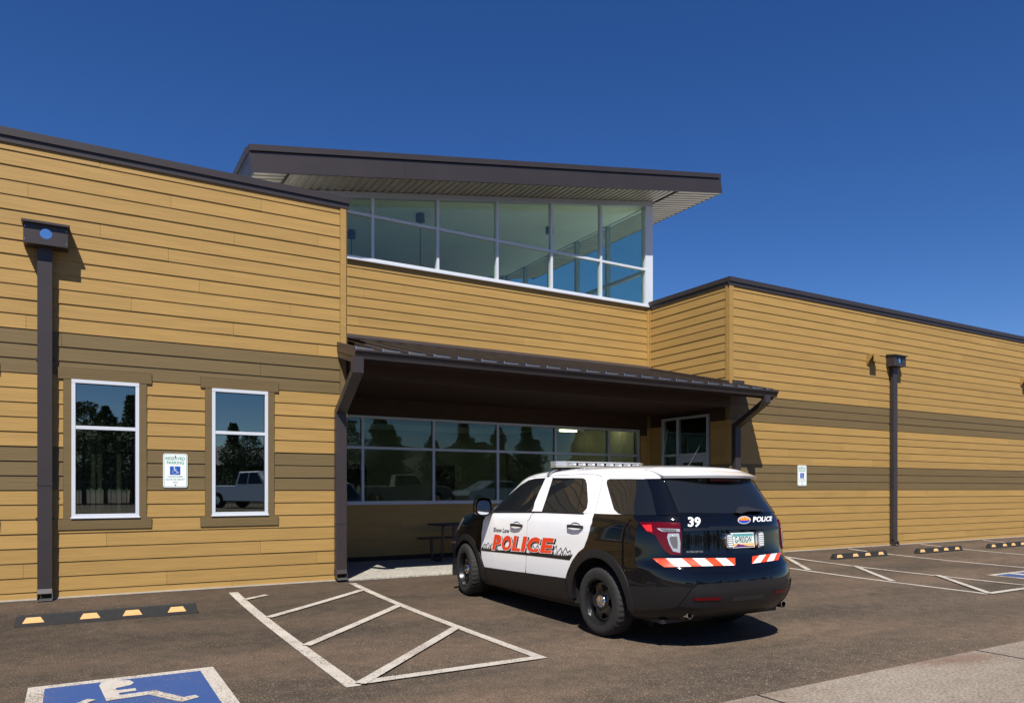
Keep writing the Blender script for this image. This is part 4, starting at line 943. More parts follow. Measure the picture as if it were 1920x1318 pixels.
# upper side: from the windscreen pillar to the rear quarter
up = [(1.20, 8.42), (1.165, 8.40), (1.03, 8.62), (.905, 8.76), (.70, 8.84), (.50, 8.9), (.245, 8.95), (.10, 8.96), (-.01, 9.0), (-.10, 9.0), (-.10, 10.4), (-.13, 11.66), (-.40, 11.80), (-.37, 12.5), (.2, 12.5), (.8, 12.5), (1.1, 12.5), (1.29, 12.5), (1.36, 11.9), (1.37, 10.6), (1.37, 9.4), (1.33, 8.8)]
both('pillar_panel', up, 'car_white', off=.0035, skirt=.006)
roofm = shell(lambda q, s, c: s > 12.45, 'roof', 'car_white', car, off=.004)
ws_ = [(1.41, 8.9), (1.42, 10.5), (1.41, 12.0), (1.45, 12.7), (1.72, 12.75), (2.0, 12.75), (2.0, 8.75), (1.7, 8.8)]
both('windscreen', ws_, 'car_glass', off=.003, skirt=0)
for nm, pn in (('front_window', 'glass_front'), ('rear_window', 'glass_rear'), ('quarter_window', 'glass_quarter'), ('rear_pillar', 'pillar')):
    both(nm, PANEL[pn], 'car_glass' if pn != 'pillar' else 'car_black', off=.0075, skirt=.006)
def line(name, pts, wd, m, parent=None, off=.009):
    """thin strip following (q,s) points"""
    P = [Vector(pt(q, s, off)) for q, s in pts]; vs = []
    for i, p in enumerate(P):
        d = (P[min(i+1, len(P)-1)]-P[max(i-1, 0)]).normalized(); nrm = (Vector(pt(*pts[i], off+.05))-Vector(pt(*pts[i], off))).normalized(); u = d.cross(nrm).normalized()*wd/2
        vs += [p+u, p-u]
    mb = MB(); mb.add(vs, [(2*i, 2*i+1, 2*i+3, 2*i+2) for i in range(len(P)-1)]); return mb.build(name, m, parent or car, fix=False)
def dense(a, b, n): return [(a[0]+(b[0]-a[0])*i/n, a[1]+(b[1]-a[1])*i/n) for i in range(n+1)]
line('window_divider', dense((.41, 9.0), (.475, 11.6), 8), .012, 'black_plastic', off=.0105)
for a in (0, -1):
    q = (lambda x: x) if a == 0 else (lambda x: -2-x)
    line('door_seam', dense((q(.235), 8.9), (q(.27), 11.2), 8)+dense((q(.29), 11.8), (q(.36), 12.2), 3)+dense((q(.5), 12.32), (q(1.1), 12.42), 14), .005, 'sheathing', off=.0048)
    line('door_seam', dense((q(.70), 8.84), (q(.845), 12.3), 10), .005, 'sheathing', off=.0048)
    line('belt_moulding', dense((q(1.13), 8.33), (q(.90), 8.68), 6)+dense((q(.80), 8.74), (q(.33), 8.82), 12), .022, 'black_plastic', off=.009)
both('tail_lamp', PANEL['tail_lamp'], 'lamp_red', off=.012, skirt=.014)
for nm, mt in (('lamp_red', 'lamp_bright_red'), ('lamp_strip', 'lamp_clear'), ('lamp_clear', 'lamp_clear')):
    both('lamp_lens', PANEL[nm], mt, off=.0145, skirt=.004)
    if nm != 'lamp_red':
        cq = sum(p[0] for p in PANEL[nm])/len(PANEL[nm]); cs_ = sum(p[1] for p in PANEL[nm])/len(PANEL[nm]); kk = .62 if nm == 'lamp_clear' else .7
        both('lamp_core', [(cq+(a-cq)*kk, cs_+(b-cs_)*kk) for a, b in PANEL[nm]], 'lamp_grey', off=.0165, skirt=.002)
hg = [(-.60, 11.7), (-.64, 9.1)]
patch('rear_glass', PANEL['hatch_glass'], 'car_glass', off=.005, skirt=.007)
patch('tailgate', PANEL['hatch_panel'], 'car_black', off=.005, skirt=.008)
patch('trim_bar', PANEL['trim_bar'], 'insert_grey', off=.018, skirt=.014)
patch('bumper_insert', PANEL['insert'], 'insert_grey', off=.012, skirt=.012)
patch('bumper_recess', PANEL['recess'], 'black_plastic', off=.0135, skirt=.002)
for nm in ('reflector_left', 'reflector_right'): patch('reflector', PANEL[nm], 'lamp_red', off=.019, skirt=.006)
both('side_cladding', PANEL['side_cladding'], 'cladding_grey', off=.010, skirt=.010)
both('rocker_cladding', PANEL['rocker'], 'cladding_grey', off=.014, skirt=.014)
both('headlight', [(1.34, 5.9), (1.52, 5.4), (1.70, 5.6), (1.66, 6.5), (1.46, 6.85), (1.32, 6.7)], 'lamp_clear', off=.006)
patch('grille', [(1.80, 4.2), (1.74, 6.2), (2.0, 6.3), (2.0, 4.1)], 'insert_grey', off=.008); patch('grille', mir([(1.80, 4.2), (1.74, 6.2), (2.0, 6.3), (2.0, 4.1)]), 'insert_grey', off=.008)
# shallow seams drawn between the black quarter and bumper
# wheel arch flares
for v in WV:
    for sg in (-1, 1):
        vs = []; N = 44
        for k in range(N+1):
            a = R(-3+k*186/N)
            for r, o in ((.455, -.035), (.457, .016), (.52, .020), (.545, .010), (.548, -.01)):
                y, z = v+r*math.cos(a), WR+r*math.sin(a); q, s = side_qs(y, max(z, .26)); p = pt(q, s, o)
                vs.append((-sg*p[0]*-1 if sg > 0 else p[0], y, z))
        vs = [(abs(x)*sg, y, z) for x, y, z in vs]; m = MB(); m.add(vs, [(5*k+i, 5*k+i+1, 5*k+i+6, 5*k+i+5) for k in range(N) for i in range(4)])
        m.build('wheel_arch', 'cladding_grey', car, smooth=True)
# stripe, mountains, lettering on the doors
patch('side_stripe', PANEL['band'], 'decal_black', off=.0075, skirt=0, dq=.04)
def quadmap(Q4, off):
    (a, b, c, d) = Q4
    def f(x, y):
        q = (a[0]*(1-x)+b[0]*x)*(1-y)+(d[0]*(1-x)+c[0]*x)*y; s = (a[1]*(1-x)+b[1]*x)*(1-y)+(d[1]*(1-x)+c[1]*x)*y
        return pt(q, s, off)
    return f
def rear_pt(u, wz, off):
    lo, hi = 2., 12.
    for _ in range(36):
        s = (lo+hi)/2; r = row(np.array([s]))[0]; W_ = float(r[3]); c = min(.999, abs(u)/W_/.97)
        q = -(2/math.pi)*math.acos(c**(PE/2)); p = pt(q, s, off)
        if p[2] < wz: lo = s
        else: hi = s
    # one correction for the sideways taper
    for _ in range(3):
        k = abs(u)/max(1e-6, abs(p[0])); c = min(.999, c*k) if abs(u) > 1e-4 else 0; q = -(2/math.pi)*math.acos(c**(PE/2)); p = pt(q, s, off)
    return (u, p[1], wz)
def rearmap(Q4, off):
    C4 = [pt(q, s) for q, s in Q4]
    return lambda x, y: rear_pt(*[(C4[0][k]*(1-x)+C4[1][k]*x)*(1-y)+(C4[3][k]*(1-x)+C4[2][k]*x)*y for k in (0, 2)], off)
REAR = [QUAD[k] for k in ('number', 'rear_police', 'emblem', 'badge')]
def decal(name, body_, Q4, m, off, bold=.0, shear=0., dx=0., dy=0., grow=0., parent=None):
    v, f = text_mesh(body_, bold, shear); g = (rearmap if Q4 in REAR else quadmap)(Q4, off); mb = MB()
    mb.add([g(dx+x, dy+y) for x, y in v], f); return mb.build(name, m, parent or car, fix=False)
def polydecal(name, polys, Q4, m, off, parent=None):
    g = (rearmap if Q4 in REAR else quadmap)(Q4, off); mb = MB()
    for p in polys: mb.add([g(x, y) for x, y in p], [tuple(range(len(p)))])
    return mb.build(name, m, parent or car, fix=False)
QP = QUAD['police']; rnd = random.Random(3)
peaks = []; lines_ = []
mq = [(1.0030, 3.70), (.236, 3.88), (.205, 6.3), (1.003, 6.0)]   # field for the mountain drawing
mq = [PANEL['band'][0], (.262, 4.3), (.235, 6.2), (1.003, 5.5)]
def ridge(x0, x1, n, hh, seed):
    r_ = random.Random(seed); p = [(x0, .02)]
    for k in range(1, 2*n): p.append((x0+(x1-x0)*k/(2*n), (hh*r_.uniform(.72, 1.1) if k % 2 else hh*r_.uniform(.38, .62))))
    p.append((x1, .02)); return p
for (x0, x1, n, hh, sd) in ((.0, .20, 4, .55, 1), (.58, .99, 9, .58, 5)):
    P_ = ridge(x0, x1, n, hh, sd)
    polydecal('mountain_drawing', [[(a, -.05 if i in (0, len(P_)-1) else b) for i, (a, b) in enumerate(P_)]][:0] or [[(P_[i][0], P_[i][1]), (P_[i+1][0], P_[i+1][1]), (P_[i+1][0], P_[i+1][1]-.07), (P_[i][0], P_[i][1]-.07)] for i in range(len(P_)-1)], mq, 'decal_black', .0078)
    r_ = random.Random(sd+9); sp = []
    for k in range(n*5):
        x = x0+(x1-x0)*(k+.5)/(n*5); w2 = (x1-x0)/(n*10)*1.05; sp.append([(x-w2, -.04), (x+w2, -.04), (x+w2*r_.uniform(-.6, 1.4), r_.uniform(.12, .42))])
    polydecal('mountain_drawing', sp, mq, 'decal_black', .0079)
def lq(Q4, x0, x1, y0, y1):
    (a, b, c, d) = Q4
    g = lambda x, y: ((a[0]*(1-x)+b[0]*x)*(1-y)+(d[0]*(1-x)+c[0]*x)*y, (a[1]*(1-x)+b[1]*x)*(1-y)+(d[1]*(1-x)+c[1]*x)*y)
    return [g(x0, y0), g(x1, y0), g(x1, y1), g(x0, y1)]
xs_ = (0, .175, .35, .50, .60, .80); ww = (.165, .17, .145, .095, .195, .195)
for ch, x, w_ in zip('POLICE', xs_, ww):
    for (m_, off, g_, ddx, ddy, nm) in (('decal_black', .0084, .020, .018, -.06, 'letter_shadow'), ('decal_white', .0092, .017, 0, 0, 'letter_outline'), ('orange_red', .0098, .0, 0, 0, 'letter')):
        decal(nm, ch, lq(QP, x-g_*.55+ddx, x+w_+g_*.55+ddx, -g_*1.9+ddy, 1+g_*1.9+ddy), m_, off, bold=.05+g_*.8 if ch != 'I' else .06, shear=.12)
decal('town_lettering', 'Show Low', QUAD['town'], 'decal_black', .0085, bold=.02, shear=.12)
for i in range(7):
    patch('chevron_stripe', PANEL['chevron_left_%d' % i], 'orange_red' if i % 2 == 0 else 'decal_white', off=.0085, skirt=0, dq=.03)
for i in range(5):
    patch('chevron_stripe', PANEL['chevron_right_%d' % i], 'orange_red' if i % 2 == 0 else 'decal_white', off=.0085, skirt=0, dq=.03)
decal('unit_number', '39', QUAD['number'], 'decal_white', .009, bold=.03)
decal('rear_lettering', 'POLICE', QUAD['rear_police'], 'decal_white', .009, bold=.03, shear=.1)
decal('rear_badge', 'INTERCEPTOR', QUAD['badge'], 'decal_grey', .009, bold=.01)
EQ = QUAD['emblem']
el = lambda rx, ry, n=20: [(.5+rx*math.cos(2*math.pi*k/n), .5+ry*math.sin(2*math.pi*k/n)) for k in range(n)]
polydecal('flag_emblem', [el(.5, .5)], EQ, 'decal_white', .009); polydecal('flag_emblem', [el(.46, .44)], EQ, 'emblem_blue', .0095)
rays = [];
for k in range(13):
    a0, a1 = math.pi*k/13, math.pi*(k+1)/13
    rays.append([(.5, .46), (.5+.44*math.cos(a0), .46+.46*math.sin(a0)), (.5+.44*math.cos(a1), .46+.46*math.sin(a1))])
polydecal('flag_emblem', rays[0::2], EQ, 'orange_red', .010); polydecal('flag_emblem', rays[1::2], EQ, 'emblem_yellow', .010)
# licence plate and strobes
PQ = QUAD['plate']; pc = Vector(pt(*PQ[0], .02)); pu = Vector(pt(*PQ[1], .02))-pc; pv = Vector(pt(*PQ[3], .02))-pc; pn_ = pu.cross(pv).normalized(); pn_ = pn_ if pn_.y < 0 else -pn_
def plp(x, y, d): return pc+pu*x+pv*y+pn_*d
def pbox(mb, x0, x1, y0, y1, d0, d1): mb.hexa([plp(x0, y0, d0), plp(x1, y0, d0), plp(x1, y0, d1), plp(x0, y0, d1), plp(x0, y1, d0), plp(x1, y1, d0), plp(x1, y1, d1), plp(x0, y1, d1)])
m = MB(); pbox(m, 0, 1, 0, 1, -.02, .004); pl = m.build('licence_plate', 'sign_white', car, bevel=.002)
m = MB(); pbox(m, .03, .97, .76, .95, .004, .0046); m.build('plate_top_band', 'plate_teal', pl)
m = MB(); pbox(m, .03, .97, .30, .76, .004, .0045); m.build('plate_field', 'plate_pale', pl)
m = MB(); pbox(m, .03, .97, .05, .30, .004, .0045); m.build('plate_dusk', 'plate_orange', pl)
m = MB(); pr = [(.04, .05), (.96, .05), (.96, .09), (.72, .10), (.55, .16), (.42, .22), (.36, .20), (.30, .27), (.22, .25), (.16, .15), (.04, .08)]
m.add([plp(x, y, .0052) for x, y in pr], [tuple(range(len(pr)))]); m.build('plate_mountains', 'plate_purple', pl, fix=False)
v, f = text_mesh('G-903GW', .012); m = MB(); m.add([plp(.11+x*.78, .33+y*.42, .0056) for x, y in v], f); m.build('plate_lettering', 'decal_black', pl, fix=False)
for nm in ('strobe_left', 'strobe_right'):
    Q4 = QUAD[nm]; c = [Vector(pt(*q, .0)) for q in Q4]; ctr = sum(c, Vector())/4; wv = (c[1]-c[0])/2; hv = (c[3]-c[0])/2
    m = MB(); N = 20; rings = [(1.12, 0), (1.10, .03), (1.0, .045)]
    vs = [tuple(ctr+wv*k*(abs(math.cos(t))**.6)*math.copysign(1, math.cos(t))+hv*k*(abs(math.sin(t))**.6)*math.copysign(1, math.sin(t))+Vector((0, -d-.004, 0))) for k, d in rings for t in [2*math.pi*i/N for i in range(N)]]
    m.add(vs, [(r*N+i, r*N+(i+1) % N, (r+1)*N+(i+1) % N, (r+1)*N+i) for r in range(2) for i in range(N)]+[tuple(range(2*N, 3*N))]); st = m.build('strobe_light', 'chrome', car, smooth=True)
    m = MB(); vs = [tuple(ctr+wv*.86*math.cos(t)*1.0+hv*.9*(abs(math.sin(t))**.5)*math.copysign(1, math.sin(t))+Vector((0, -.052, 0))) for t in [2*math.pi*i/N for i in range(N)]]; m.add(vs, [tuple(range(N))]); m.build('strobe_lens', 'lamp_clear', st, fix=False)
    for r_ in range(6):
        m = MB(); p = ctr+hv*(-.7+.28*r_)+Vector((0, -.054, 0)); m.box(p.x-abs(wv.x)*.6, p.x+abs(wv.x)*.6, p.y-.004, p.y, p.z-.006, p.z+.006); m.build('strobe_led', 'sign_white', st)
# door handles
for nm in ('handle_front', 'handle_rear'):
    Q4 = QUAD[nm]; a = Vector(pt(*Q4[0], 0)); b_ = Vector(pt(*Q4[1], 0)); c = (a+b_+Vector(pt(*Q4[2], 0))+Vector(pt(*Q4[3], 0)))/4
    for sg in (-1, 1):
        L_ = abs(a.y-b_.y)/2; X = lambda d: sg*(abs(c.x)+d); N = 18
        m = MB(); vs = [(X(.0065), c.y+L_*.70*math.cos(t), c.z-.004+.052*math.sin(t)) for t in [2*math.pi*i/N for i in range(N)]]+[(X(-.03), c.y, c.z-.01)]
        m.add(vs, [(i, (i+1) % N, N) for i in range(N)]); m.build('handle_cup', 'decal_grey', car, smooth=True)
        m = MB(); pts = [(X(.010), c.y-L_, c.z-.002), (X(.034), c.y-L_*.72, c.z+.003), (X(.040), c.y, c.z+.004), (X(.034), c.y+L_*.72, c.z+.003), (X(.010), c.y+L_, c.z-.002)]
        m.rtube(pts, .034, .016, up=(0, 0, 1)); m.build('door_handle', 'black_plastic', car, bevel=.003)
# rear wiper
P_ = [pt(q, s, .02) for q, s in PANEL['wiper']]
m = MB(); m.add(P_+[(x, y-.03, z-.005) for x, y, z in P_], [tuple(range(len(P_))), tuple(range(2*len(P_)-1, len(P_)-1, -1))]+[(i, (i+1) % len(P_), (i+1) % len(P_)+len(P_), i+len(P_)) for i in range(len(P_))]); m.build('rear_wiper', 'black_plastic', car)
# spoiler
def trail(u): return -.845+.185*(abs(u)/.66)**2.6
_tg = surf(*np.meshgrid(np.linspace(-1, 1, 90), np.linspace(11, 15.99, 60))).reshape(-1, 3)
def top_z(u, v): d = (np.abs(_tg[:, 0])-abs(u))**2+(_tg[:, 1]-v)**2; k = np.argsort(d)[:6]; return float(_tg[k, 2].max())
N = 24; M_ = 7; top = []; bot = []
for i in range(N+1):
    u = -.665+1.33*i/N
    for j in range(M_+1):
        t = j/M_; v0_ = -.36+.0*u; v = v0_+(trail(u)-v0_)*t
        z0 = top_z(u, v0_)+.004; z1 = 1.672-.006*(abs(u)/.66)**2
        z = z0+(z1-z0)*(t**1.25)+.010*math.sin(math.pi*t)
        top.append((u, v, z)); bot.append((u*.985, v0_+(trail(u)+.012-v0_)*t, z-(.045-.020*t)))
k = len(top); r_ = M_+1
fs = [(i*r_+j, i*r_+j+1, (i+1)*r_+j+1, (i+1)*r_+j) for i in range(N) for j in range(M_)]
m = MB(); m.add(top+bot, fs+[tuple(x+k for x in f[::-1]) for f in fs]+[(i*r_+M_, i*r_+M_+k, (i+1)*r_+M_+k, (i+1)*r_+M_) for i in range(N)]+[(j, j+1, j+1+k, j+k) for j in range(M_)]+[(N*r_+j, N*r_+j+1, N*r_+j+1+k, N*r_+j+k) for j in range(M_)])
m.build('spoiler', 'car_white', car, smooth=True)
m = MB(); m.box(-.16, .16, -.80, -.70, 1.612, 1.640); m.build('brake_light', 'lamp_red', car, bevel=.006)
m = MB(); m.box(-.30, .30, -.76, -.66, 1.600, 1.635); m.build('spoiler_underside', 'black_plastic', car)
# roof light bar
LB = 1.27
m = MB(); pl_ = [(-.68, LB-.06), (-.56, LB-.15), (.56, LB-.15), (.68, LB-.06), (.68, LB+.06), (.56, LB+.15), (-.56, LB+.15), (-.68, LB+.06)]
m.prism(pl_, 1.795, 1.812, 'z'); lb = m.build('light_bar', 'deck_metal', car)
m = MB(); m.prism(pl_, 1.852, 1.868, 'z'); m.build('light_bar_top', 'lamp_clear', lb, bevel=.004)
m = MB(); m.prism([(x*.965, LB+(y-LB)*.86) for x, y in pl_], 1.812, 1.852, 'z'); m.build('light_bar_core', 'black_plastic', lb)
for k in range(8):
    x = -.49+k*.14; m = MB(); m.prism([(x-.055, 1.816), (x+.055, 1.816), (x+.055, 1.848), (x-.055, 1.848)], LB-.146, LB-.128, 'y'); m.build('lamp_module', 'lamp_clear', lb, bevel=.006)
    m = MB(); m.box(x+.012, x+.042, LB-.1485, LB-.146, 1.824, 1.842); m.build('bright_lens', 'sign_white', lb)
for sg in (-1, 1):
    m = MB(); m.prism([(sg*.57, LB-.143), (sg*.675, LB-.058), (sg*.66, LB-.045), (sg*.56, LB-.125)], 1.814, 1.850, 'z'); m.build('lamp_module', 'lamp_clear', lb)
    m = MB(); m.box(sg*.675-.006, sg*.675+.006, LB-.05, LB+.05, 1.814, 1.850); m.build('lamp_module', 'lamp_clear', lb)
for k in (-.565, -.22, .12, .50):
    m = MB(); m.box(k-.008, k+.008, LB-.152, LB-.14, 1.812, 1.868); m.build('divider', 'deck_metal', lb)
for sg in (-1, 1):
    m = MB(); m.box(sg*.55-.06, sg*.55+.06, LB-.09, LB+.09, 1.735, 1.796); m.build('mount_foot', 'black_plastic', lb, bevel=.01)
    m = MB(); m.rtube([(sg*.58, LB, 1.778), (sg*.66, LB+.01, 1.760), (sg*.712, LB+.015, 1.735), (sg*.745, LB+.02, 1.700)], .05, .008, up=(0, 1, 0)); m.build('roof_strap', 'galvanised', lb)
# antennas
def antenna(base, tip, blk):
    m = MB(); m.tube([base, tip], .006, 6, .002); a = m.build('antenna', 'black_plastic', car)
    m = MB(); m.box(base[0]-blk, base[0]+blk, base[1]-.05, base[1]+.05, base[2]-.03, base[2]+.012); m.build('antenna_base', 'black_plastic', a, bevel=.008)
ANT_A = ((.17, .30, 1.795), (.224, .25, 2.222)); ANT_B = ((.058, -.25, 1.778), (.18, -.30, 2.0))
antenna(*ANT_A, .02); antenna(*ANT_B, .05)
# mirrors
for sg in (-1, 1):
    m = MB(); N = 18; vs = []; rings = ((-.055, 1.0), (-.03, 1.05), (.04, 1.0), (.09, .75), (.115, .3))
    for d, k in rings:
        for i in range(N):
            t = 2*math.pi*i/N; cx = (abs(math.cos(t))**.7)*math.copysign(1, math.cos(t)); cy = (abs(math.sin(t))**.7)*math.copysign(1, math.sin(t))
            vs.append((sg*(1.085+.115*k*cx), 2.33+d, 1.305+.115*k*cy))
    m.add(vs, [(r*N+i, r*N+(i+1) % N, (r+1)*N+(i+1) % N, (r+1)*N+i) for r in range(4) for i in range(N)]+[tuple(range(4*N, 5*N))]); mr = m.build('mirror', 'car_black', car, smooth=True)
    m = MB(); vs = [(sg*(1.085+.098*(abs(math.cos(t))**.7)*math.copysign(1, math.cos(t))), 2.33-.048, 1.295+.092*(abs(math.sin(t))**.7)*math.copysign(1, math.sin(t))) for t in [2*math.pi*i/N for i in range(N)]]
    m.add(vs, [tuple(range(N))]); m.build('mirror_glass', 'polished_steel', mr, fix=False)
    m = MB(); m.box(min(sg*.90, sg*1.0), max(sg*.90, sg*1.0), 2.30, 2.39, 1.21, 1.26); m.build('mirror_arm', 'black_plastic', mr, bevel=.01)
# exhausts
for x in (-.62, .70):
    m = MB(); m.lathe([(.036, -.14), (.038, .0), (.032, .0), (.030, -.12)], 18, 'z'); m.v = [(a+x, -.98-c, b_+.335) for a, b_, c in m.v]; m.build('exhaust_pipe', 'chrome', car, smooth=True)
m = MB(); m.tube([(-.66, -.45, .30), (-.62, -.90, .325)], .045, 14); m.build('muffler', 'muffler_metal', car, smooth=True)
# wheels
def wheel(x, v, sg, steer=0.):
    t = bpy.data.objects.new('wheel', None); COL.objects.link(t); t.parent = car; t.location = (x, v, WR); t.rotation_euler = (0, 0, steer)
    N = 108; m = MB(); vs = []
    prof = [(.236, .10, 0), (.246, .116, 0), (.290, .1235, 0), (.330, .119, 0), (.349, .104, 1), (.3605, .080, 1), (.3635, .04, 2), (.3635, .0, 3), (.3635, -.04, 2), (.3605, -.080, 1), (.349, -.104, 1), (.31, -.121, 0), (.25, -.118, 0)]
    for k in range(N):
        for (r, xx, g) in prof:
            aa = 2*math.pi*(k+(xx*9 if g else 0))/N; rr_ = r-(.0085 if (g in (1, 2) and k % 3 == 0) else 0)-(.006 if g == 3 else 0)
            vs.append((sg*xx, rr_*math.cos(aa), rr_*math.sin(aa)))
    n_ = len(prof); m.add(vs, [(k*n_+i, k*n_+i+1, ((k+1) % N)*n_+i+1, ((k+1) % N)*n_+i) for k in range(N) for i in range(n_-1)])
    ty = m.build('tyre', 'tyre', t, smooth=True)
    m = MB(); m.lathe([(.243, sg*.113), (.238, sg*.118), (.228, sg*.112), (.220, sg*.085), (.212, sg*.05), (.205, sg*-.09), (.238, sg*-.11)], 60); rim = m.build('rim', 'rim_black', t, smooth=True)
    # pressed steel disc with openings
    rs = [.208, .196, .178, .150, .122, .100, .080, .06]; dx = [.045, .060, .062, .068, .070, .060, .052, .05]; N = 80; vs = []; fs = []
    for k in range(N):
        for r, d in zip(rs, dx): a = 2*math.pi*k/N; vs.append((sg*d, r*math.cos(a), r*math.sin(a)))
    for k in range(N):
        ph = (k+.5) % 16
        for i in range(7):
            if 5 < ph < 11 and 2 <= i <= 3: continue
            if (4 < ph < 12) and i == 2 : continue
            fs.append((k*8+i, k*8+i+1, ((k+1) % N)*8+i+1, ((k+1) % N)*8+i))
    m = MB(); m.add(vs, fs); m.build('wheel_disc', 'rim_black', t, smooth=True)
    m = MB(); m.lathe([(.19, sg*.0), (.0, sg*.0)], 24); m.build('brake_drum', 'black_plastic', t)
    m = MB(); m.lathe([(.073, sg*.052), (.072, sg*.070), (.062, sg*.082), (.035, sg*.086), (.034, sg*.094), (.0, sg*.098)], 28); hc = m.build('hub_cap', 'chrome', t, smooth=True)
    for k in range(5):
        a = 2*math.pi*k/5+.3; m = MB(); m.lathe([(.009, 0), (.009, .014), (.0, .018)], 8); m.v = [(sg*(a_+.080), b_+.050*math.cos(a), c+.050*math.sin(a)) for a_, b_, c in m.v]; m.build('lug_nut', 'chrome', hc, smooth=True) if False else m.build('lug_nut', 'chrome', t, smooth=True)
    return t
for v in WV:
    for sg in (-1, 1): wheel(sg*.855, v, sg, R(-9) if v > 1 else 0)
# small tilt so that the front wheels meet the rising ground
car.rotation_euler = (math.atan((G(-1.811)-G(-4.867))/3.056)*0, 0, 0)
for o in car.children:
    if o.name.startswith('wheel') and o.type == 'EMPTY' and o.location.y > 1: o.location.z += G(-1.811)-G(-4.867)
# ------------------------------------------------------------------ across the street (seen in the glass)
hb = MB(); n = 40
hv = [(-150+i*10, -230-20*math.sin(i*.7), .3) for i in range(n)]+[(-150+i*10, -260, 14+7*math.sin(i*.5)+3*math.sin(i*1.3)) for i in range(n)]+[(-150+i*10, -330, 2) for i in range(n)]
hb.add(hv, [(r*n+i, r*n+i+1, (r+1)*n+i+1, (r+1)*n+i) for r in range(2) for i in range(n-1)]); tag(hb.build('hills', 'hill', smooth=True), 'low wooded hills behind the street', kind='structure')
def pine(seed):
    r = random.Random(seed); t = thing('pine_tree', 'x', 'tree')
    m = MB(); m.tube([(0, 0, -.1), (.05, .02, 4), (0, 0, 7.4)], .17, 8, .03)
    for k in range(14):
        a = r.uniform(0, 6.28); z = r.uniform(1.6, 6.4); l = (7.4-z)*.28+.3; m.tube([(0, 0, z), (l*math.cos(a), l*math.sin(a), z+.25)], .035, 5, .01)
    m.build('trunk', 'trunk', t)
    m = MB()
    for k in range(5600):
        z = 1.3+6.3*r.random()**1.15; rad = ((7.9-z)*.42 if seed != 5 else 2.3*math.sqrt(max(.05, 1-((z-4.2)/3.6)**2)))*(.72+.28*math.sin(z*2.7+seed))+.15; a = r.uniform(0, 6.28); q = rad*math.sqrt(r.uniform(.1, 1))*r.choice((1, 1, 1, 1.2))
        c = Vector((q*math.cos(a+.3*math.sin(z*3)), q*math.sin(a), z-.12*q)); s = r.uniform(.06, .17)
        u = Vector((r.gauss(0, 1), r.gauss(0, 1), r.gauss(0, .6))).normalized()*s; w_ = u.cross(Vector((r.gauss(0, 1), r.gauss(0, 1), r.gauss(0, 1)))).normalized()*s*.5
        m.add([c-u, c+w_, c+u, c-w_], [(0, 1, 2, 3)])
    m.build('crown', 'pine_leaf', t, fix=False); return t
protos = [pine(1), pine(5), pine(9)]
spots = [(-2.5, -46, 1.05), (.6, -45, .93), (1.9, -47, .90), (3.4, -45, 1.0), (6.0, -52, .75), (10.4, -48, .78), (14.5, -50, .85), (18.6, -41, .86), (20.6, -39, .94), (22.2, -41, .8), (24.6, -38, .72), (26.4, -36, .84), (29.0, -35, .80), (31.0, -34, .84), (34.6, -32, .72), (37.3, -31, .78), (41, -33, .9), (44, -30, .8)]
spots = sorted(spots+[(8.4, -50, .7), (12.4, -52, .72), (16.6, -48, .74), (23.4, -43, .7), (27.8, -38, .68), (32.8, -36, .7), (36, -33, .66)])
ORD = 'leftmost second third fourth fifth sixth seventh eighth ninth tenth eleventh twelfth thirteenth fourteenth fifteenth sixteenth seventeenth eighteenth nineteenth twentieth twenty-first twenty-second twenty-third twenty-fourth twenty-fifth rightmost'.split()
for i, (x, y, s) in enumerate(spots):
    o = protos[i] if i < 3 else copy_tree(protos[i % 3])
    o.location = (x, y, G(y)-.02); o.scale = (s, s, s*random.uniform(.95, 1.05)); o.rotation_euler = (0, 0, i*1.9)
    o['label'] = ORD[i]+' pine from the left in the row across the parking lot'; o['group'] = 'pines across the parking lot'
t = thing('far_building', 'low tan building with a grey roof across the lot', 'building', (14, -56, G(-40)))
m = MB(); m.box(-10, 12, -4, 4, 0, 2.9); m.build('wall', 'far_wall', t)
m = MB(); m.prism([(-5, 2.85), (5, 2.85), (0, 4.6)], -10.6, 12.6, 'x'); m.build('roof', 'far_roof', t)
for x in (-7, -2, 3, 8):
    m = MB(); m.box(x, x+1.4, 4.0, 4.03, .9, 2.2); m.build('window', 'car_glass', t)
f = thing('iron_fence', 'black iron picket fence across the lot', 'fence', (0, -33, G(-33)))
m = MB()
for k in range(220): m.box(-12+k*.24, -11.975+k*.24, -.012, .012, 0, 1.5)
m.build('picket', 'far_roof', f)['kind'] = 'stuff'
m = MB(); m.box(-12, 41, -.02, .02, .15, .19); m.box(-12, 41, -.02, .02, 1.3, 1.34); m.build('rail', 'far_roof', f)
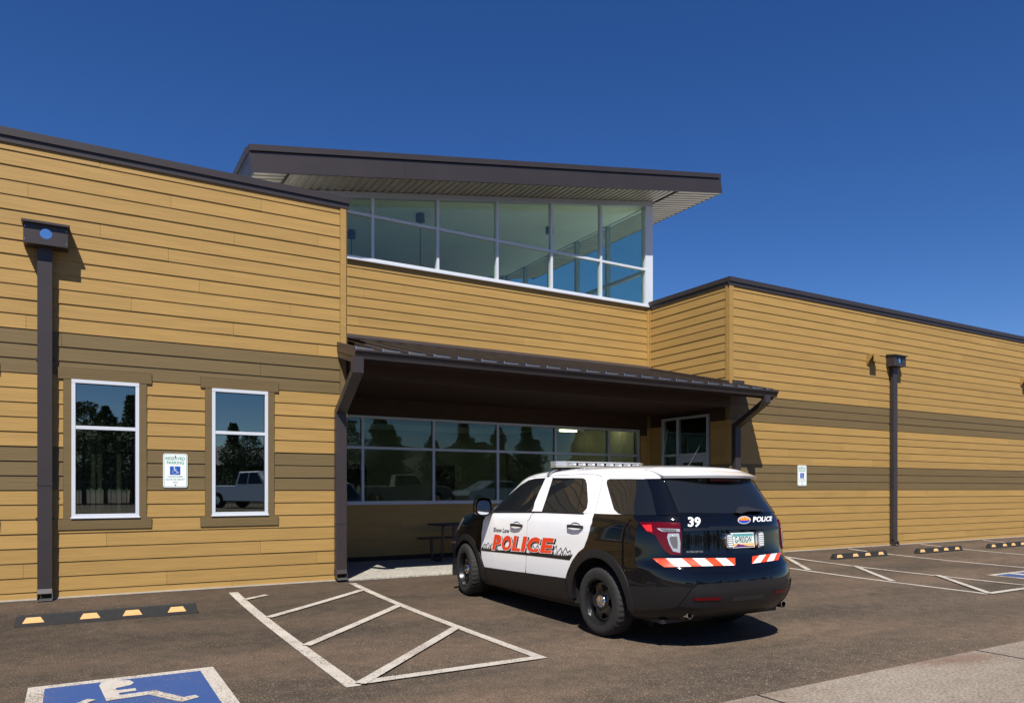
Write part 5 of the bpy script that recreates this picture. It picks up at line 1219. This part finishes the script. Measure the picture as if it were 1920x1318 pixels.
def simple_car(name, lab, cat, loc, rz, prof, glass, wdt, wheels, paint_, r=.37):
    t = thing(name, lab, cat, loc, rz)
    m = MB(); n = len(prof); rows = ((-wdt/2+.10, .94), (-wdt/2, 1.), (wdt/2, 1.), (wdt/2-.10, .94)); 
    def X(z, x): return x*(1 if z < 1.0 else 1-.22*min(1, (z-1.0)/.8))
    vs = []
    for u in (-wdt/2, -wdt/2*.9, wdt/2*.9, wdt/2):
        k = .97 if abs(u) > wdt*.46 else 1
        vs += [(a, X(z, u), z*(k if z > .6 else 1)) for a, z in prof]
    m.add(vs, [(r_*n+i, r_*n+(i+1) % n, (r_+1)*n+(i+1) % n, (r_+1)*n+i) for r_ in range(3) for i in range(n)]+[tuple(range(n)), tuple(range(4*n-1, 3*n-1, -1))])
    m.build('body', paint_, t, smooth=True)
    for gl in glass:
        for sg in (-1, 1):
            m = MB(); m.add([(a, sg*(abs(X(z, wdt/2))*1.0+.012), z) for a, z in gl], [tuple(range(len(gl)))]); m.build('window', 'car_glass', t, fix=False)
    for v in wheels:
        for sg in (-1, 1):
            m = MB(); m.lathe([(.0, .02), (.2, .03), (r, .0), (r, -.22), (0, -.22)], 24); m.v = [(b_+v, sg*(a+wdt/2), c+r) for a, b_, c in m.v]; m.build('wheel', 'tyre', t, smooth=True)
            m = MB(); m.lathe([(.0, .04), (.21, .035)], 16); m.v = [(b_+v, sg*(a+wdt/2), c+r) for a, b_, c in m.v]; m.build('hub', 'galvanised', t)
    return t
pick = [(-2.8, .5), (-2.75, 1.15), (-.75, 1.15), (-.65, 1.85), (.55, 1.88), (1.15, 1.25), (2.55, 1.12), (2.8, .95), (2.82, .45), (2.4, .35), (-2.4, .4)]
simple_car('pickup_truck', 'white pickup truck across the lot, mirrored in the left window', 'pickup truck', (8.2, -28.2, G(-28.2)), R(52), pick, [[(-.6, 1.22), (-.55, 1.75), (-.02, 1.78), (-.02, 1.22)], [(.05, 1.22), (.05, 1.78), (.5, 1.78), (.95, 1.25)]], 1.95, (-1.85, 1.85), 'car_white', .40)
simple_car('pickup_truck', 'pale pickup truck across the lot, mirrored under the canopy', 'pickup truck', (17.5, -26.5, G(-26.5)), R(12), pick, [[(-.6, 1.22), (-.55, 1.75), (-.02, 1.78), (-.02, 1.22)], [(.05, 1.22), (.05, 1.78), (.5, 1.78), (.95, 1.25)]], 1.9, (-1.85, 1.85), 'deck_metal', .38)
hat = [(-2.1, .45), (-2.1, .95), (-1.85, 1.1), (-1.5, 1.5), (.1, 1.52), (1.0, 1.05), (2.0, .88), (2.15, .6), (2.1, .35), (-1.9, .35)]
simple_car('hatchback', 'silver hatchback across the lot, mirrored under the canopy', 'car', (22.5, -25.0, G(-25)), R(170), hat, [[(-1.7, 1.05), (-1.4, 1.42), (-.4, 1.44), (-.4, 1.05)], [(-.33, 1.05), (-.33, 1.44), (.1, 1.42), (.75, 1.05)]], 1.78, (-1.35, 1.3), 'car_silver', .32)
bpy.context.view_layer.update()
